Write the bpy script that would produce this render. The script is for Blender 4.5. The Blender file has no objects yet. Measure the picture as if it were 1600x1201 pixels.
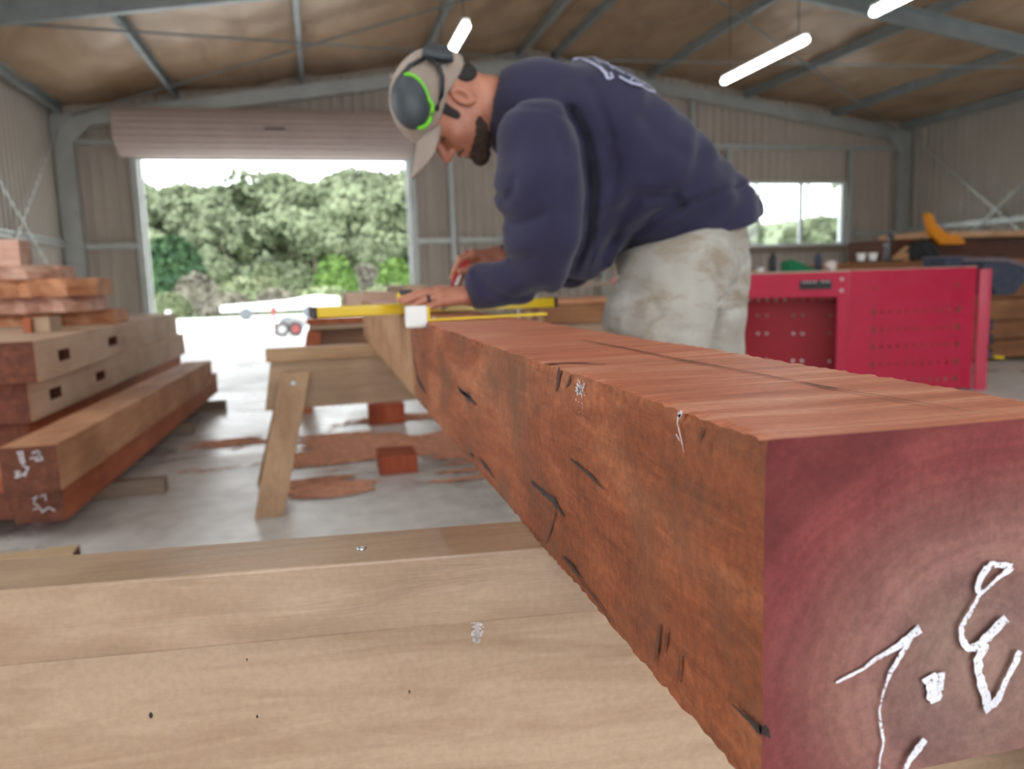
import bpy, math, random
import numpy as np
from mathutils import Vector, Matrix

# ------------------------------------------------------------------ camera, light, exposure
K = 0.875                      # every builder works in units of the camera's height; 1 unit = 0.875 m
S = bpy.context.scene
C = S.collection
f_ = 1200.0
v1 = np.array([-300, -153.5, f_]); v1 /= np.linalg.norm(v1)
v2 = np.array([271, (f_*f_-300*271)/153.5, f_]); v2 /= np.linalg.norm(v2)
v3 = np.cross(v1, v2); v3 = -v3 if v3[0] < 0 else v3
AX, AY, AZ = v3, v1, -v2       # the shed's axes in camera space (x right, y down, z forward)
CAM = np.array([0, 0, 1.0])
cam = bpy.data.cameras.new('camera'); camo = bpy.data.objects.new('camera', cam); C.objects.link(camo)
M = Matrix(((AX[0], -AX[1], -AX[2], 0), (AY[0], -AY[1], -AY[2], 0), (AZ[0], -AZ[1], -AZ[2], 1.0*K), (0, 0, 0, 1)))
camo.matrix_world = M
cam.sensor_fit = 'HORIZONTAL'; cam.sensor_width = 17.3; cam.lens = 17.3*f_/1600.0
cam.clip_start = 0.02; cam.clip_end = 600
cam.dof.use_dof = True; cam.dof.focus_distance = 0.60*K; cam.dof.aperture_fstop = 3.6
S.camera = camo

w = bpy.data.worlds.new('sky'); S.world = w; w.use_nodes = True
bg = w.node_tree.nodes['Background']; bg.inputs[0].default_value = (0.93, 0.97, 1.0, 1); bg.inputs[1].default_value = 2.6

S.view_settings.view_transform = 'Standard'; S.view_settings.look = 'None'
S.view_settings.gamma = 1; S.view_settings.use_curve_mapping = False
S.view_settings.exposure = 1.0

# ------------------------------------------------------------------ helpers
def ray(u, v):
    d = np.array([u-800.0, v-600.5, f_]); return np.array([d@AX, d@AY, d@AZ])
def aty(u, v, y): r = ray(u, v); return CAM + r*y/r[1]
def atz(u, v, z): r = ray(u, v); return CAM + r*(z-1)/r[2]
def atx(u, v, x): r = ray(u, v); return CAM + r*x/r[0]
def A(*a): return np.array(a, float)

def ss(a): return tuple(((c/255.0+0.055)/1.055)**2.4 if c > 10 else c/255.0/12.92 for c in a)

class NT:
    def __init__(s, name):
        s.m = bpy.data.materials.new(name); s.m.use_nodes = True; s.t = s.m.node_tree
        s.b = s.t.nodes['Principled BSDF']
    def n(s, ty, **kw):
        o = s.t.nodes.new(ty)
        for k, v in kw.items():
            if k in ('operation', 'blend_type', 'data_type', 'noise_dimensions', 'wave_type', 'bands_direction', 'attribute_name', 'feature', 'interpolation', 'use_clamp'): setattr(o, k, v)
            else: o.inputs[k].default_value = v
        return o
    def l(s, a, b): s.t.links.new(a, b)
    def coord(s, scale=(1, 1, 1), offs=True, rot=(0, 0, 0)):
        tc = s.n('ShaderNodeTexCoord'); mp = s.n('ShaderNodeMapping'); mp.inputs['Scale'].default_value = scale; mp.inputs['Rotation'].default_value = rot
        if offs:
            oi = s.n('ShaderNodeObjectInfo'); mu = s.n('ShaderNodeMath', operation='MULTIPLY'); mu.inputs[1].default_value = 37.0
            s.l(oi.outputs['Random'], mu.inputs[0])
            ad = s.n('ShaderNodeVectorMath', operation='ADD'); s.l(tc.outputs['Object'], ad.inputs[0]); s.l(mu.outputs[0], ad.inputs[1])
            s.l(ad.outputs[0], mp.inputs[0])
        else: s.l(tc.outputs['Object'], mp.inputs[0])
        return mp.outputs[0]
    def noise(s, vec, scale, detail=4, rough=0.6, dist=0):
        o = s.n('ShaderNodeTexNoise'); o.inputs['Scale'].default_value = scale; o.inputs['Detail'].default_value = detail
        o.inputs['Roughness'].default_value = rough; o.inputs['Distortion'].default_value = dist; s.l(vec, o.inputs['Vector']); return o.outputs['Fac']
    def ramp(s, fac, stops):
        r = s.n('ShaderNodeValToRGB'); e = r.color_ramp.elements
        while len(e) < len(stops): e.new(0.5)
        for i, (p, c) in enumerate(stops):
            e[i].position = p; e[i].color = tuple(c)+(1,) if len(c) == 3 else c
        s.l(fac, r.inputs[0]); return r.outputs[0]
    def mix(s, fac, a, b, bt='MIX'):
        m = s.n('ShaderNodeMix', data_type='RGBA', blend_type=bt)
        if isinstance(fac, (int, float)): m.inputs[0].default_value = fac
        else: s.l(fac, m.inputs[0])
        for i, x in ((6, a), (7, b)):
            if isinstance(x, tuple): m.inputs[i].default_value = x+(1,) if len(x) == 3 else x
            else: s.l(x, m.inputs[i])
        return m.outputs[2]
    def bump(s, h, strength=0.3, dist=0.002):
        b = s.n('ShaderNodeBump'); b.inputs['Strength'].default_value = strength; b.inputs['Distance'].default_value = dist
        s.l(h, b.inputs['Height']); s.l(b.outputs[0], s.b.inputs['Normal'])

def plain(name, col, rough=0.6, metal=0.0, var=0.12, scale=6, bump=0, spec=0.5):
    t = NT(name); v = t.coord()
    nz = t.noise(v, scale, 4)
    c = t.ramp(nz, [(0.3, tuple(x*(1-var) for x in col)), (0.7, tuple(min(1, x*(1+var)) for x in col))])
    t.l(c, t.b.inputs['Base Color']); t.b.inputs['Roughness'].default_value = rough; t.b.inputs['Metallic'].default_value = metal
    t.b.inputs['Specular IOR Level'].default_value = spec
    if bump: t.bump(t.noise(v, scale*12, 3), bump)
    return t.m

def wood(name, dark, mid, light, axis=1, rough=0.62, grain=1.3, blotch=2.0, bump=0.25, saw=0.0, spec=0.35):
    t = NT(name); sc = [42.0, 42.0, 42.0]; sc[axis] = 2.2
    v = t.coord(tuple(sc)); g = t.noise(v, 1.0, 6, 0.65, 0.6)
    sb = [blotch*2]*3; sb[axis] = blotch
    v2_ = t.coord(tuple(sb)); bl = t.noise(v2_, 1.0, 3, 0.55, 0.3)
    ad = t.n('ShaderNodeMath', operation='MULTIPLY_ADD'); t.l(g, ad.inputs[0]); ad.inputs[1].default_value = 0.45*grain; 
    sm = t.n('ShaderNodeMath', operation='MULTIPLY_ADD'); t.l(bl, sm.inputs[0]); sm.inputs[1].default_value = 0.75; sm.inputs[2].default_value = -0.1
    t.l(sm.outputs[0], ad.inputs[2])
    c = t.ramp(ad.outputs[0], [(0.25, dark), (0.5, mid), (0.78, light)])
    spk = t.noise(t.coord((160, 160, 160)), 1.0, 2)
    c = t.mix(0.10, c, t.ramp(spk, [(0.35, (0.25, 0.25, 0.25)), (0.65, (0.75, 0.75, 0.75))]), 'OVERLAY')
    t.l(c, t.b.inputs['Base Color']); t.b.inputs['Roughness'].default_value = rough; t.b.inputs['Specular IOR Level'].default_value = spec
    t.bump(g, bump, 0.0015)
    return t.m

ORG = {}
def tagp(o, label=None, cat=None, group=None, kind=None):
    if label: o['label'] = label
    if cat: o['category'] = cat
    if group: o['group'] = group
    if kind: o['kind'] = kind
    return o
def thing(name, loc, label, cat, group=None, kind=None):
    o = bpy.data.objects.new(name, None); o.empty_display_size = 0.05; C.objects.link(o)
    o.location = Vector(loc)*K; ORG[o] = A(*loc)
    return tagp(o, label, cat, group, kind)
def mk(name, V, F, mats, parent=None, fm=None, smooth=False, bevel=0, org=None, mods=()):
    V = np.asarray(V, float).reshape(-1, 3)
    if parent is not None: o0 = ORG[parent]
    elif org is not None: o0 = A(*org)
    else:
        lo, hi = V.min(0), V.max(0); o0 = A((lo[0]+hi[0])/2, (lo[1]+hi[1])/2, lo[2])
    me = bpy.data.meshes.new(name)
    me.from_pydata(((V-o0)*K).tolist(), [], [list(map(int, f)) for f in F])
    if not isinstance(mats, (list, tuple)): mats = [mats]
    for m in mats: me.materials.append(m)
    if fm is not None: me.polygons.foreach_set('material_index', np.asarray(fm, np.int32))
    if smooth: me.polygons.foreach_set('use_smooth', np.ones(len(me.polygons), bool))
    me.validate(); me.update()
    ob = bpy.data.objects.new(name, me); C.objects.link(ob); ORG[ob] = o0
    if parent is not None: ob.parent = parent
    else: ob.location = Vector(o0)*K
    if bevel:
        b = ob.modifiers.new('bevel', 'BEVEL'); b.width = bevel*K; b.segments = 2; b.limit_method = 'ANGLE'
    return ob

class MB:
    def __init__(s): s.V = []; s.F = []; s.M = []
    def add(s, V, F, m=0):
        k = len(s.V); s.V += [list(map(float, v)) for v in V]; s.F += [[i+k for i in f] for f in F]; s.M += ([m]*len(F) if isinstance(m, int) else list(m)); return s
    def para(s, o, a, b, c, m=0, me=None):
        """box from corner o along a (length), b, c; me = material of the two ends of a"""
        o, a, b, c = map(lambda q: A(*q), (o, a, b, c))
        if np.dot(np.cross(a, b), c) < 0: o = o+b; b = -b
        V = [o, o+a, o+a+b, o+b, o+c, o+a+c, o+a+b+c, o+b+c]
        F = [(0, 3, 2, 1), (4, 5, 6, 7), (0, 1, 5, 4), (2, 3, 7, 6), (1, 2, 6, 5), (3, 0, 4, 7)]
        e = m if me is None else me
        return s.add(V, F, [m, m, m, m, e, e])
    def box(s, lo, hi, m=0):
        lo, hi = A(*lo), A(*hi); d = hi-lo
        return s.para(lo, (d[0], 0, 0), (0, d[1], 0), (0, 0, d[2]), m)
    def tube(s, pts, r, n=8, m=0, caps=True):
        pts = [A(*p) for p in pts]; k = len(s.V); rs = r if isinstance(r, (list, tuple)) else [r]*len(pts)
        up = A(0, 0, 1); V = []; F = []
        for i, p in enumerate(pts):
            d = pts[min(i+1, len(pts)-1)]-pts[max(i-1, 0)]; d = d/(np.linalg.norm(d)+1e-9)
            x = np.cross(d, up if abs(d[2]) < 0.95 else A(1, 0, 0)); x /= np.linalg.norm(x); y = np.cross(d, x)
            for j in range(n):
                a = 2*math.pi*j/n; V.append(p+rs[i]*(x*math.cos(a)+y*math.sin(a)))
        for i in range(len(pts)-1):
            for j in range(n):
                j2 = (j+1) % n; F.append((i*n+j, i*n+j2, (i+1)*n+j2, (i+1)*n+j))
        if caps: F.append(tuple(range(n-1, -1, -1))); F.append(tuple((len(pts)-1)*n+j for j in range(n)))
        return s.add(V, F, m)
    def lathe(s, c, prof, n=20, m=0, axis=2):
        V = []; F = []
        for (r, h) in prof:
            for j in range(n):
                a = 2*math.pi*j/n; q = [r*math.cos(a), r*math.sin(a), h]
                if axis == 0: q = [q[2], q[0], q[1]]
                if axis == 1: q = [q[0], q[2], q[1]]
                V.append(A(*c)+A(*q))
        for i in range(len(prof)-1):
            for j in range(n):
                j2 = (j+1) % n; F.append((i*n+j, i*n+j2, (i+1)*n+j2, (i+1)*n+j))
        F.append(tuple(range(n-1, -1, -1))); F.append(tuple((len(prof)-1)*n+j for j in range(n)))
        return s.add(V, F, m)
    def prism(s, poly, a, m=0):
        """poly: list of 3d points, extruded by vector a"""
        n = len(poly); V = [A(*p) for p in poly]+[A(*p)+A(*a) for p in poly]
        F = [tuple(range(n-1, -1, -1)), tuple(range(n, 2*n))]+[(i, (i+1) % n, n+(i+1) % n, n+i) for i in range(n)]
        return s.add(V, F, m)
    def build(s, name, mats, parent=None, **kw): return mk(name, s.V, s.F, mats, parent, fm=s.M, **kw)

def struct(o, kind='structure'): o['kind'] = kind; return o

# ------------------------------------------------------------------ materials
GALV = plain('galvanised_steel', (0.50, 0.52, 0.50), 0.42, 0.35, 0.12, 3)
GALVD = plain('galvanised_purlin', (0.30, 0.34, 0.35), 0.45, 0.3, 0.15, 3)
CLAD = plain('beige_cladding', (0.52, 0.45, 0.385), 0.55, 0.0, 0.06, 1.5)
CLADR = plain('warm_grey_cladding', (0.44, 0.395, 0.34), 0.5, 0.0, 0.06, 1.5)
ROLLER = plain('roller_curtain_paint', (0.58, 0.47, 0.43), 0.5, 0, 0.05, 2)
ALU = plain('white_aluminium', (0.72, 0.76, 0.76), 0.35, 0.2, 0.05)
def foil():
    t = NT('brown_foil_insulation'); v = t.coord((1, 0.35, 1), False)
    a = t.noise(v, 1.6, 5, 0.6, 0.8); c = t.ramp(a, [(0.3, ss((156, 128, 100))), (0.55, ss((184, 154, 124))), (0.8, ss((204, 180, 150)))])
    t.l(c, t.b.inputs['Base Color']); t.b.inputs['Roughness'].default_value = 0.42; t.b.inputs['Metallic'].default_value = 0.15
    t.bump(t.noise(t.coord((1, 0.3, 1), False), 7, 4), 0.35, 0.02); return t.m
FOIL = foil()
def concrete():
    t = NT('dusty_concrete_floor'); v = t.coord((1, 1, 1), False)
    a = t.noise(v, 1.1, 7, 0.62, 0.4); b = t.noise(v, 9, 5, 0.6)
    c = t.ramp(a, [(0.3, ss((168, 164, 160))), (0.5, ss((188, 184, 180))), (0.72, ss((206, 203, 198)))])
    c = t.mix(0.35, c, t.ramp(b, [(0.35, (0.3, 0.3, 0.3)), (0.65, (0.7, 0.7, 0.7))]), 'OVERLAY')
    t.l(c, t.b.inputs['Base Color'])
    r = t.ramp(a, [(0.35, (0.2, 0.2, 0.2)), (0.65, (0.45, 0.45, 0.45))]); t.l(r, t.b.inputs['Roughness'])
    t.bump(b, 0.12, 0.004); return t.m
CONC = concrete()
APRON = plain('pale_outdoor_concrete', (0.62, 0.62, 0.60), 0.8, 0, 0.06, 1)
GRASS = plain('scrub_ground', ss((104, 114, 84)), 0.95, 0, 0.25, 0.3)
RED = None
def paint(name, col, rough=0.35, coat=0.2, var=0.06):
    t = NT(name); v = t.coord(); a = t.noise(v, 4, 5)
    c = t.ramp(a, [(0.3, tuple(x*(1-var) for x in col)), (0.7, tuple(x*(1+var) for x in col))]); t.l(c, t.b.inputs['Base Color'])
    r = t.ramp(t.noise(v, 14, 4), [(0.3, (rough*0.7,)*3), (0.7, (rough*1.3,)*3)]); t.l(r, t.b.inputs['Roughness'])
    t.b.inputs['Coat Weight'].default_value = coat; return t.m
RED = paint('red_enamel', ss((182, 22, 62)), 0.40)
W_PINE = wood('pale_trestle_timber', ss((130, 103, 82)), ss((158, 129, 104)), ss((180, 153, 128)), 0, 0.5, 1.9, 2.5, 0.3)
W_PINEV = wood('pale_trestle_leg_timber', ss((142, 108, 80)), ss((172, 138, 106)), ss((196, 166, 132)), 2, 0.55, 0.9, 4)
W_CAP = wood('rough_cap_timber', ss((130, 104, 84)), ss((162, 133, 108)), ss((186, 159, 134)), 0, 0.30, 1.1, 5, 0.6, spec=0.6)
W_HARD = wood('brown_hardwood', ss((134, 88, 62)), ss((176, 126, 92)), ss((204, 160, 126)), 1, 0.6, 0.9, 2.5)
W_HARDT = wood('pale_hardwood_face', ss((176, 142, 116)), ss((204, 174, 148)), ss((220, 196, 174)), 1, 0.6, 0.7, 2.5)
W_RED = wood('red_hardwood', ss((128, 60, 34)), ss((168, 92, 58)), ss((196, 128, 92)), 1, 0.6, 0.9, 2.5)
W_END = wood('dark_end_grain', ss((84, 46, 32)), ss((110, 62, 44)), ss((140, 86, 64)), 1, 0.75, 0.6, 14)
W_PINK = wood('pink_slab_timber', ss((168, 120, 100)), ss((204, 162, 142)), ss((224, 194, 178)), 0, 0.65, 0.8, 4)
W_ORAN = wood('orange_board_timber', ss((164, 104, 72)), ss((194, 138, 102)), ss((214, 168, 134)), 0, 0.6, 0.8, 4)
W_BLOCK = wood('red_offcut_timber', ss((120, 48, 28)), ss((160, 74, 44)), ss((184, 104, 70)), 2, 0.65, 0.9, 4)
BLACK = plain('black_plastic', (0.015, 0.015, 0.017), 0.45, 0, 0.2)
WHITE = plain('white_plastic', (0.8, 0.8, 0.78), 0.4, 0, 0.04)
YEL = paint('yellow_enamel', ss((226, 190, 0)), 0.35, 0.3, 0.04)
CHALK = plain('white_chalk', (0.72, 0.70, 0.76), 0.9, 0, 0.15, 60)
def chalky(mt):
    t = mt.node_tree; b = t.nodes['Principled BSDF']; tc = t.nodes.new('ShaderNodeTexCoord'); n = t.nodes.new('ShaderNodeTexNoise'); n.inputs['Scale'].default_value = 520; n.inputs['Detail'].default_value = 3
    r = t.nodes.new('ShaderNodeValToRGB'); r.color_ramp.elements[0].position = 0.30; r.color_ramp.elements[1].position = 0.42
    t.links.new(tc.outputs['Object'], n.inputs['Vector']); t.links.new(n.outputs['Fac'], r.inputs[0]); t.links.new(r.outputs[0], b.inputs['Alpha'])
chalky(CHALK)
STEEL = plain('zinc_screw', (0.55, 0.57, 0.6), 0.3, 0.9, 0.1)
VEIN = plain('dark_gum_vein', (0.022, 0.012, 0.010), 0.6, 0, 0.5, 60, 0.4)
STAIN = plain('grey_iron_stain', ss((92, 52, 36)), 0.7, 0, 0.35, 40)

# ------------------------------------------------------------------ the shed
XL, XR, YB, YF = -4.25, 12.85, 15.0, -5.0
ZE, XA, ZA = 4.05, 4.30, 5.33
def roofz(x): return ZE+(ZA-ZE)*(x-XL)/(XA-XL) if x < XA else ZE+(ZA-ZE)*(XR-x)/(XR-XA)

m = MB(); m.box((XL-0.1, YF, -0.25), (XR+0.1, YB+0.6, 0)); struct(m.build('floor', CONC))
m = MB(); m.box((-60, YB+0.6, -0.30), (70, 30, -0.03)); struct(m.build('concrete_apron', APRON))
m = MB(); m.box((XL-14, YF-10, -0.30), (XL-0.1, YB+0.6, -0.03)); m.box((XR+0.1, YF-10, -0.30), (XR+14, YB+0.6, -0.03)); m.box((XL-0.1, YF-10, -0.30), (XR+0.1, YF, -0.03))
struct(m.build('side_paving', APRON))

def cladstrip(mb, x0, x1, z0, ztop, fixed, axis, sgn, pitch=0.19, dep=0.028):
    """ribbed steel sheet from x0..x1 in plane axis=fixed; ztop is number or function"""
    prof = []; x = x0
    while x < x1-1e-6:
        for dx, d in ((0, 0), (0.11, 0), (0.125, dep), (0.175, dep)):
            q = x+dx*pitch/0.19
            if q < x1: prof.append((q, d))
        x += pitch
    prof.append((x1, 0)); V = []; F = []
    for i, (q, d) in enumerate(prof):
        zt = ztop(q) if callable(ztop) else ztop
        for z in (z0, zt): V.append((q, fixed+sgn*d, z) if axis == 1 else (fixed+sgn*d, q, z))
        if i: F.append((2*i-2, 2*i, 2*i+1, 2*i-1))
    mb.add(V, F)
DX0, DX1, DZ = -2.95, 1.74, 3.32
WX0, WX1, WZ0, WZ1 = 8.55, 11.30, 1.55, 2.92
m = MB()
roofw = lambda x: roofz(x)+0.2
cladstrip(m, XL, DX0, 0, roofw, YB, 1, -1)
cladstrip(m, DX0, DX1, DZ, roofw, YB, 1, -1)
cladstrip(m, DX1, WX0, 0, roofw, YB, 1, -1)
cladstrip(m, WX0, WX1, 0, WZ0, YB, 1, -1)
cladstrip(m, WX0, WX1, WZ1, roofw, YB, 1, -1)
cladstrip(m, WX1, XR, 0, roofw, YB, 1, -1)
struct(m.build('wall_back', CLAD))
m = MB(); cladstrip(m, 5.2, YB, 0, ZE+0.15, XL, 0, 1); cladstrip(m, 1.4, 5.2, 3.3, ZE+0.15, XL, 0, 1); cladstrip(m, YF, 1.4, 0, ZE+0.15, XL, 0, 1); struct(m.build('wall_left', CLADR))  # gap is an unseen door opening, added to let daylight in
m = MB(); cladstrip(m, 9.0, YB, 0, ZE+0.15, XR, 0, -1); cladstrip(m, 5.0, 9.0, 3.3, ZE+0.15, XR, 0, -1); cladstrip(m, YF, 5.0, 0, ZE+0.15, XR, 0, -1); struct(m.build('wall_right', CLADR))  # unseen doorway in this wall too, added for side light
m = MB(); cladstrip(m, XL, -2.6, 0, roofw, YF, 1, 1); cladstrip(m, -2.6, 5.5, 3.5, roofw, YF, 1, 1); cladstrip(m, 5.5, XR, 0, roofw, YF, 1, 1); struct(m.build('wall_front', CLADR))  # wide opening behind the camera, added and sized to light the foreground

# sagging foil ceiling, one sheet per roof slope
SKY_X = ((-2.1, -0.2), (2.15, 3.85), (4.8, 6.5)); SKY_Y = (-3.6, 2.6)  # unseen roof openings, added to light upward faces near the camera
def skylit(x, y): return SKY_Y[0] < y < SKY_Y[1] and any(a < x < b for a, b in SKY_X)
def roof_sheet(mb, xa, xb, up):
    nx, ny = 60, 150; V = []; F = []
    for j in range(ny+1):
        for i in range(nx+1):
            x = xa+(xb-xa)*i/nx; y = YF+(YB-YF)*j/ny
            t = ((x-(-2.2)) % 2.12)/2.12; sag = -0.055*math.sin(math.pi*t)*(1+0.5*math.sin(y*1.9+x))+0.02*math.sin(y*5.3+2*x)*math.sin(3*x)
            V.append((x, y, roofz(x)+0.10+sag))
    for j in range(ny):
        for i in range(nx):
            xm = xa+(xb-xa)*(i+0.5)/nx; ym = YF+(YB-YF)*(j+0.5)/ny
            if skylit(xm, ym): continue
            a = j*(nx+1)+i; F.append((a, a+1, a+nx+2, a+nx+1))
    k = len(V)
    for j in range(ny+1):
        for i in range(nx+1):
            x = xa+(xb-xa)*i/nx; V.append((x, YF+(YB+0.3-YF)*j/ny, roofz(x)+up))
    for j in range(ny):
        for i in range(nx):
            if skylit(xa+(xb-xa)*(i+0.5)/nx, YF+(YB-YF)*(j+0.5)/ny): continue
            a = k+j*(nx+1)+i; F.append((a, a+1, a+nx+2, a+nx+1))
    mb.add(V, F)
m = MB(); roof_sheet(m, XL-0.15, XA, 0.25); roof_sheet(m, XA, XR+0.15, 0.25)
struct(m.build('ceiling', FOIL, smooth=True))

sk = bpy.data.materials.new('translucent_roof_sheet'); sk.use_nodes = True; tt = sk.node_tree; tt.nodes.clear()
o_ = tt.nodes.new('ShaderNodeOutputMaterial'); a_ = tt.nodes.new('ShaderNodeBsdfTranslucent'); b_ = tt.nodes.new('ShaderNodeBsdfTransparent'); c_ = tt.nodes.new('ShaderNodeMixShader'); n_ = tt.nodes.new('ShaderNodeTexNoise'); n_.inputs['Scale'].default_value = 3
a_.inputs[0].default_value = (0.68, 0.69, 0.68, 1); b_.inputs[0].default_value = (0.68, 0.69, 0.68, 1); r_ = tt.nodes.new('ShaderNodeMapRange'); r_.inputs[3].default_value = 0.3; r_.inputs[4].default_value = 0.5
tt.links.new(n_.outputs['Fac'], r_.inputs[0]); tt.links.new(r_.outputs[0], c_.inputs[0]); tt.links.new(b_.outputs[0], c_.inputs[1]); tt.links.new(a_.outputs[0], c_.inputs[2]); tt.links.new(c_.outputs[0], o_.inputs[0])
for a, b in SKY_X:  # added translucent sheets over those openings
    mb = MB(); mb.add([(a-0.2, SKY_Y[0]-0.2, roofz(a-0.2)+0.27), (b+0.2, SKY_Y[0]-0.2, roofz(b+0.2)+0.27), (b+0.2, SKY_Y[1]+0.2, roofz(b+0.2)+0.27), (a-0.2, SKY_Y[1]+0.2, roofz(a-0.2)+0.27)], [(0, 1, 2, 3)])
    o = mb.build('added_roof_skylight', sk); struct(o); md = o.modifiers.new('thickness', 'SOLIDIFY'); md.thickness = 0.004

def member(name, p0, p1, wd, ht, mat, lips=True, side=None):
    """a C-section steel member between two points: web plus two flanges"""
    p0, p1 = A(*p0), A(*p1); a = p1-p0
    n = a/np.linalg.norm(a); up = A(0, 0, 1) if abs(n[2]) < 0.9 else A(0, 1, 0)
    b = np.cross(n, up) if side is None else A(*side); b /= np.linalg.norm(b); c = np.cross(b, n); c /= np.linalg.norm(c)
    t = 0.012; mb = MB(); o = p0-b*wd/2-c*ht/2
    mb.para(o, a, b*t, c*ht); mb.para(o+b*t, a, b*(wd-t), c*t); mb.para(o+b*t+c*(ht-t), a, b*(wd-t), c*t)
    if lips:
        mb.para(o+b*(wd-t)+c*t, a, b*t, c*0.02); mb.para(o+b*(wd-t)+c*(ht-t-0.02), a, b*t, c*0.02)
    return struct(mb.build(name, mat))
def beam_box(name, o, a, b, c, mat):
    mb = MB(); mb.para(o, a, b, c); return struct(mb.build(name, mat, bevel=0.004))

# portal frames (rafters are deep pale channels) at the end wall and two bays before it
for k, y in enumerate((YB-0.16, 9.75, 4.5, -0.7)):
    for xa, xb in ((XL+0.1, XA), (XR-0.1, XA)):
        za, zb = roofz(xa)-0.10, roofz(xb)-0.10
        member('portal_rafter', (xa, y, za-0.11), (xb, y, zb-0.11), 0.09, 0.24, GALV if k == 0 else GALVD, side=(0, 1, 0) if xa < xb else (0, -1, 0))
    for x, sx in ((XL+0.02, 1), (XR-0.02, -1)):
        mb = MB()
        mb.para((x, y-0.05, 0), (0, 0, ZE-0.05), (sx*0.012, 0, 0), (0, 0.1, 0)); mb.para((x, y-0.05, 0), (0, 0, ZE-0.05), (sx*0.34, 0, 0), (0, 0.012, 0)); mb.para((x+sx*0.33, y-0.05, 0), (0, 0, ZE-0.05), (sx*0.012, 0, 0), (0, 0.1, 0))
        struct(mb.build('steel_column', GALV))
        mb = MB(); zz = ZE-0.12; mb.prism([(x, y-0.06, zz), (x+sx*0.75, y-0.06, zz+0.02), (x+sx*0.36, y-0.06, zz-0.38), (x, y-0.06, zz-0.38)], (0, 0.012, 0)); struct(mb.build('haunch_plate', GALV))
for x in (-4.05, -2.2, -0.08, 2.04, 3.95, 4.65, 6.65, 8.8, 10.9, 12.65):
    member('roof_purlin', (x, YF, roofz(x)-0.0), (x, YB-0.05, roofz(x)-0.0), 0.07, 0.17, GALVD)
# wall framing
G = 1.85
member('wall_girt', (XL+0.07, 6.6, G), (XL+0.07, YB-0.1, G), 0.10, 0.10, GALV)
member('wall_girt', (XR-0.07, 7.0, G), (XR-0.07, YB-0.1, G), 0.10, 0.10, GALV)
for a, b, z in ((XL+0.35, DX0-0.1, 1.80), (DX1+0.12, 2.5, 1.80), (2.65, 8.4, 1.80), (11.45, XR-0.35, 1.80), (8.0, XR-0.35, 3.62)):
    beam_box('wall_girt', (a, YB-0.13, z-0.05), (b-a, 0, 0), (0, 0.09, 0), (0, 0, 0.10), GALV)
for x, z in ((2.55, 4.6), (5.6, 4.8), (8.42, 3.6), (11.36, 3.6), (7.6, 4.5)):
    beam_box('wall_stud', (x-0.045, YB-0.15, 0), (0, 0, z), (0.09, 0, 0), (0, 0.10, 0), GALV)
beam_box('wall_girt', (XL+0.35, YB-0.13, 3.52), (0.85, 0, 0), (0, 0.09, 0), (0, 0, 0.09), GALV)
def strap(p0, p1, mat=GALV, wd=0.035):
    p0, p1 = A(*p0), A(*p1); a = p1-p0; n = a/np.linalg.norm(a); b = np.cross(n, A(0, 0, 1) if abs(n[0]) > 0.05 or True else n)
    b /= np.linalg.norm(b); c = np.cross(b, n)
    mb = MB(); mb.para(p0-b*0.004-c*wd/2, a, b*0.008, c*wd)
    return struct(mb.build('brace_strap', mat))
xw = XL+0.14
strap((xw, 14.8, 3.75), (xw, 10.2, 0.1)); strap((xw+0.02, 14.8, 0.55), (xw+0.02, 9.9, 3.9))
xw = XR-0.14
strap((xw, 14.7, 3.85), (xw, 9.9, 0.1)); strap((xw-0.02, 14.8, 0.3), (xw-0.02, 9.9, 3.9))
def rstrap(xa, ya, xb, yb): strap((xa, ya, roofz(xa)-0.13), (xb, yb, roofz(xb)-0.13), GALVD, 0.03)
rstrap(-3.9, 14.8, 4.2, 9.9); rstrap(-3.9, 9.9, 4.2, 14.8); rstrap(4.5, 14.8, 12.4, 9.9); rstrap(4.5, 9.9, 12.4, 14.8)
rstrap(-3.9, 9.6, 4.2, 4.6); rstrap(4.5, 9.6, 12.4, 4.6)

# roller door: jambs, guides, coiled curtain hanging as a deep pelmet
d = thing('door_1', ((DX0+DX1)/2, YB, 0), 'open roller door in the back wall, pinkish beige curtain rolled up above the opening', 'roller door', kind='structure')
m = MB(); prof = []
for i in range(24):
    a = math.radians(-100+i*11.0); prof.append((YB-0.46-0.36*math.cos(a)*1.0, 3.70+0.36*math.sin(a)))
V = []; F = []
ny = 40
x0, x1 = DX0-0.2, DX1+0.05
for i in range(ny*3+1):
    a = math.pi*1.5*i/(ny*3)-math.pi*0.75
    r = 0.40+0.010*math.sin(i*0.9)
    yy, zz = YB-0.42-r*math.cos(a), 3.68+r*math.sin(a)
    V += [(x0, yy, zz), (x1, yy, zz)]
    if i: F.append((2*i-2, 2*i-1, 2*i+1, 2*i))
m.add(V, F)
m.lathe((x0+0.01, YB-0.42, 3.68), [(0.40, 0), (0.40, 0.02)], 28, 0, 0); m.lathe((x1-0.03, YB-0.42, 3.68), [(0.40, 0), (0.40, 0.02)], 28, 0, 0)
m.build('rolled_curtain', ROLLER, d, smooth=False)
m = MB(); m.box((DX0+0.02, YB-0.30, 3.24), (DX1-0.02, YB-0.25, 3.34)); m.build('bottom_rail', ALU, d)
m = MB(); m.box(((DX0+DX1)/2-0.15, YB-0.84, 3.68), ((DX0+DX1)/2+0.2, YB-0.81, 3.71)); m.build('handle', BLACK, d)
for xa, xb in ((DX0-0.12, DX0), (DX1, DX1+0.13)):
    m = MB(); m.box((xa, YB-0.16, 0), (xb, YB+0.04, 3.6)); m.box((DX0-0.0 if xa < 0 else DX1-0.035, YB+0.0, 0), (DX0+0.035 if xa < 0 else DX1, YB+0.10, DZ)); m.build('jamb', [GALV], d, bevel=0.004)
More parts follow.
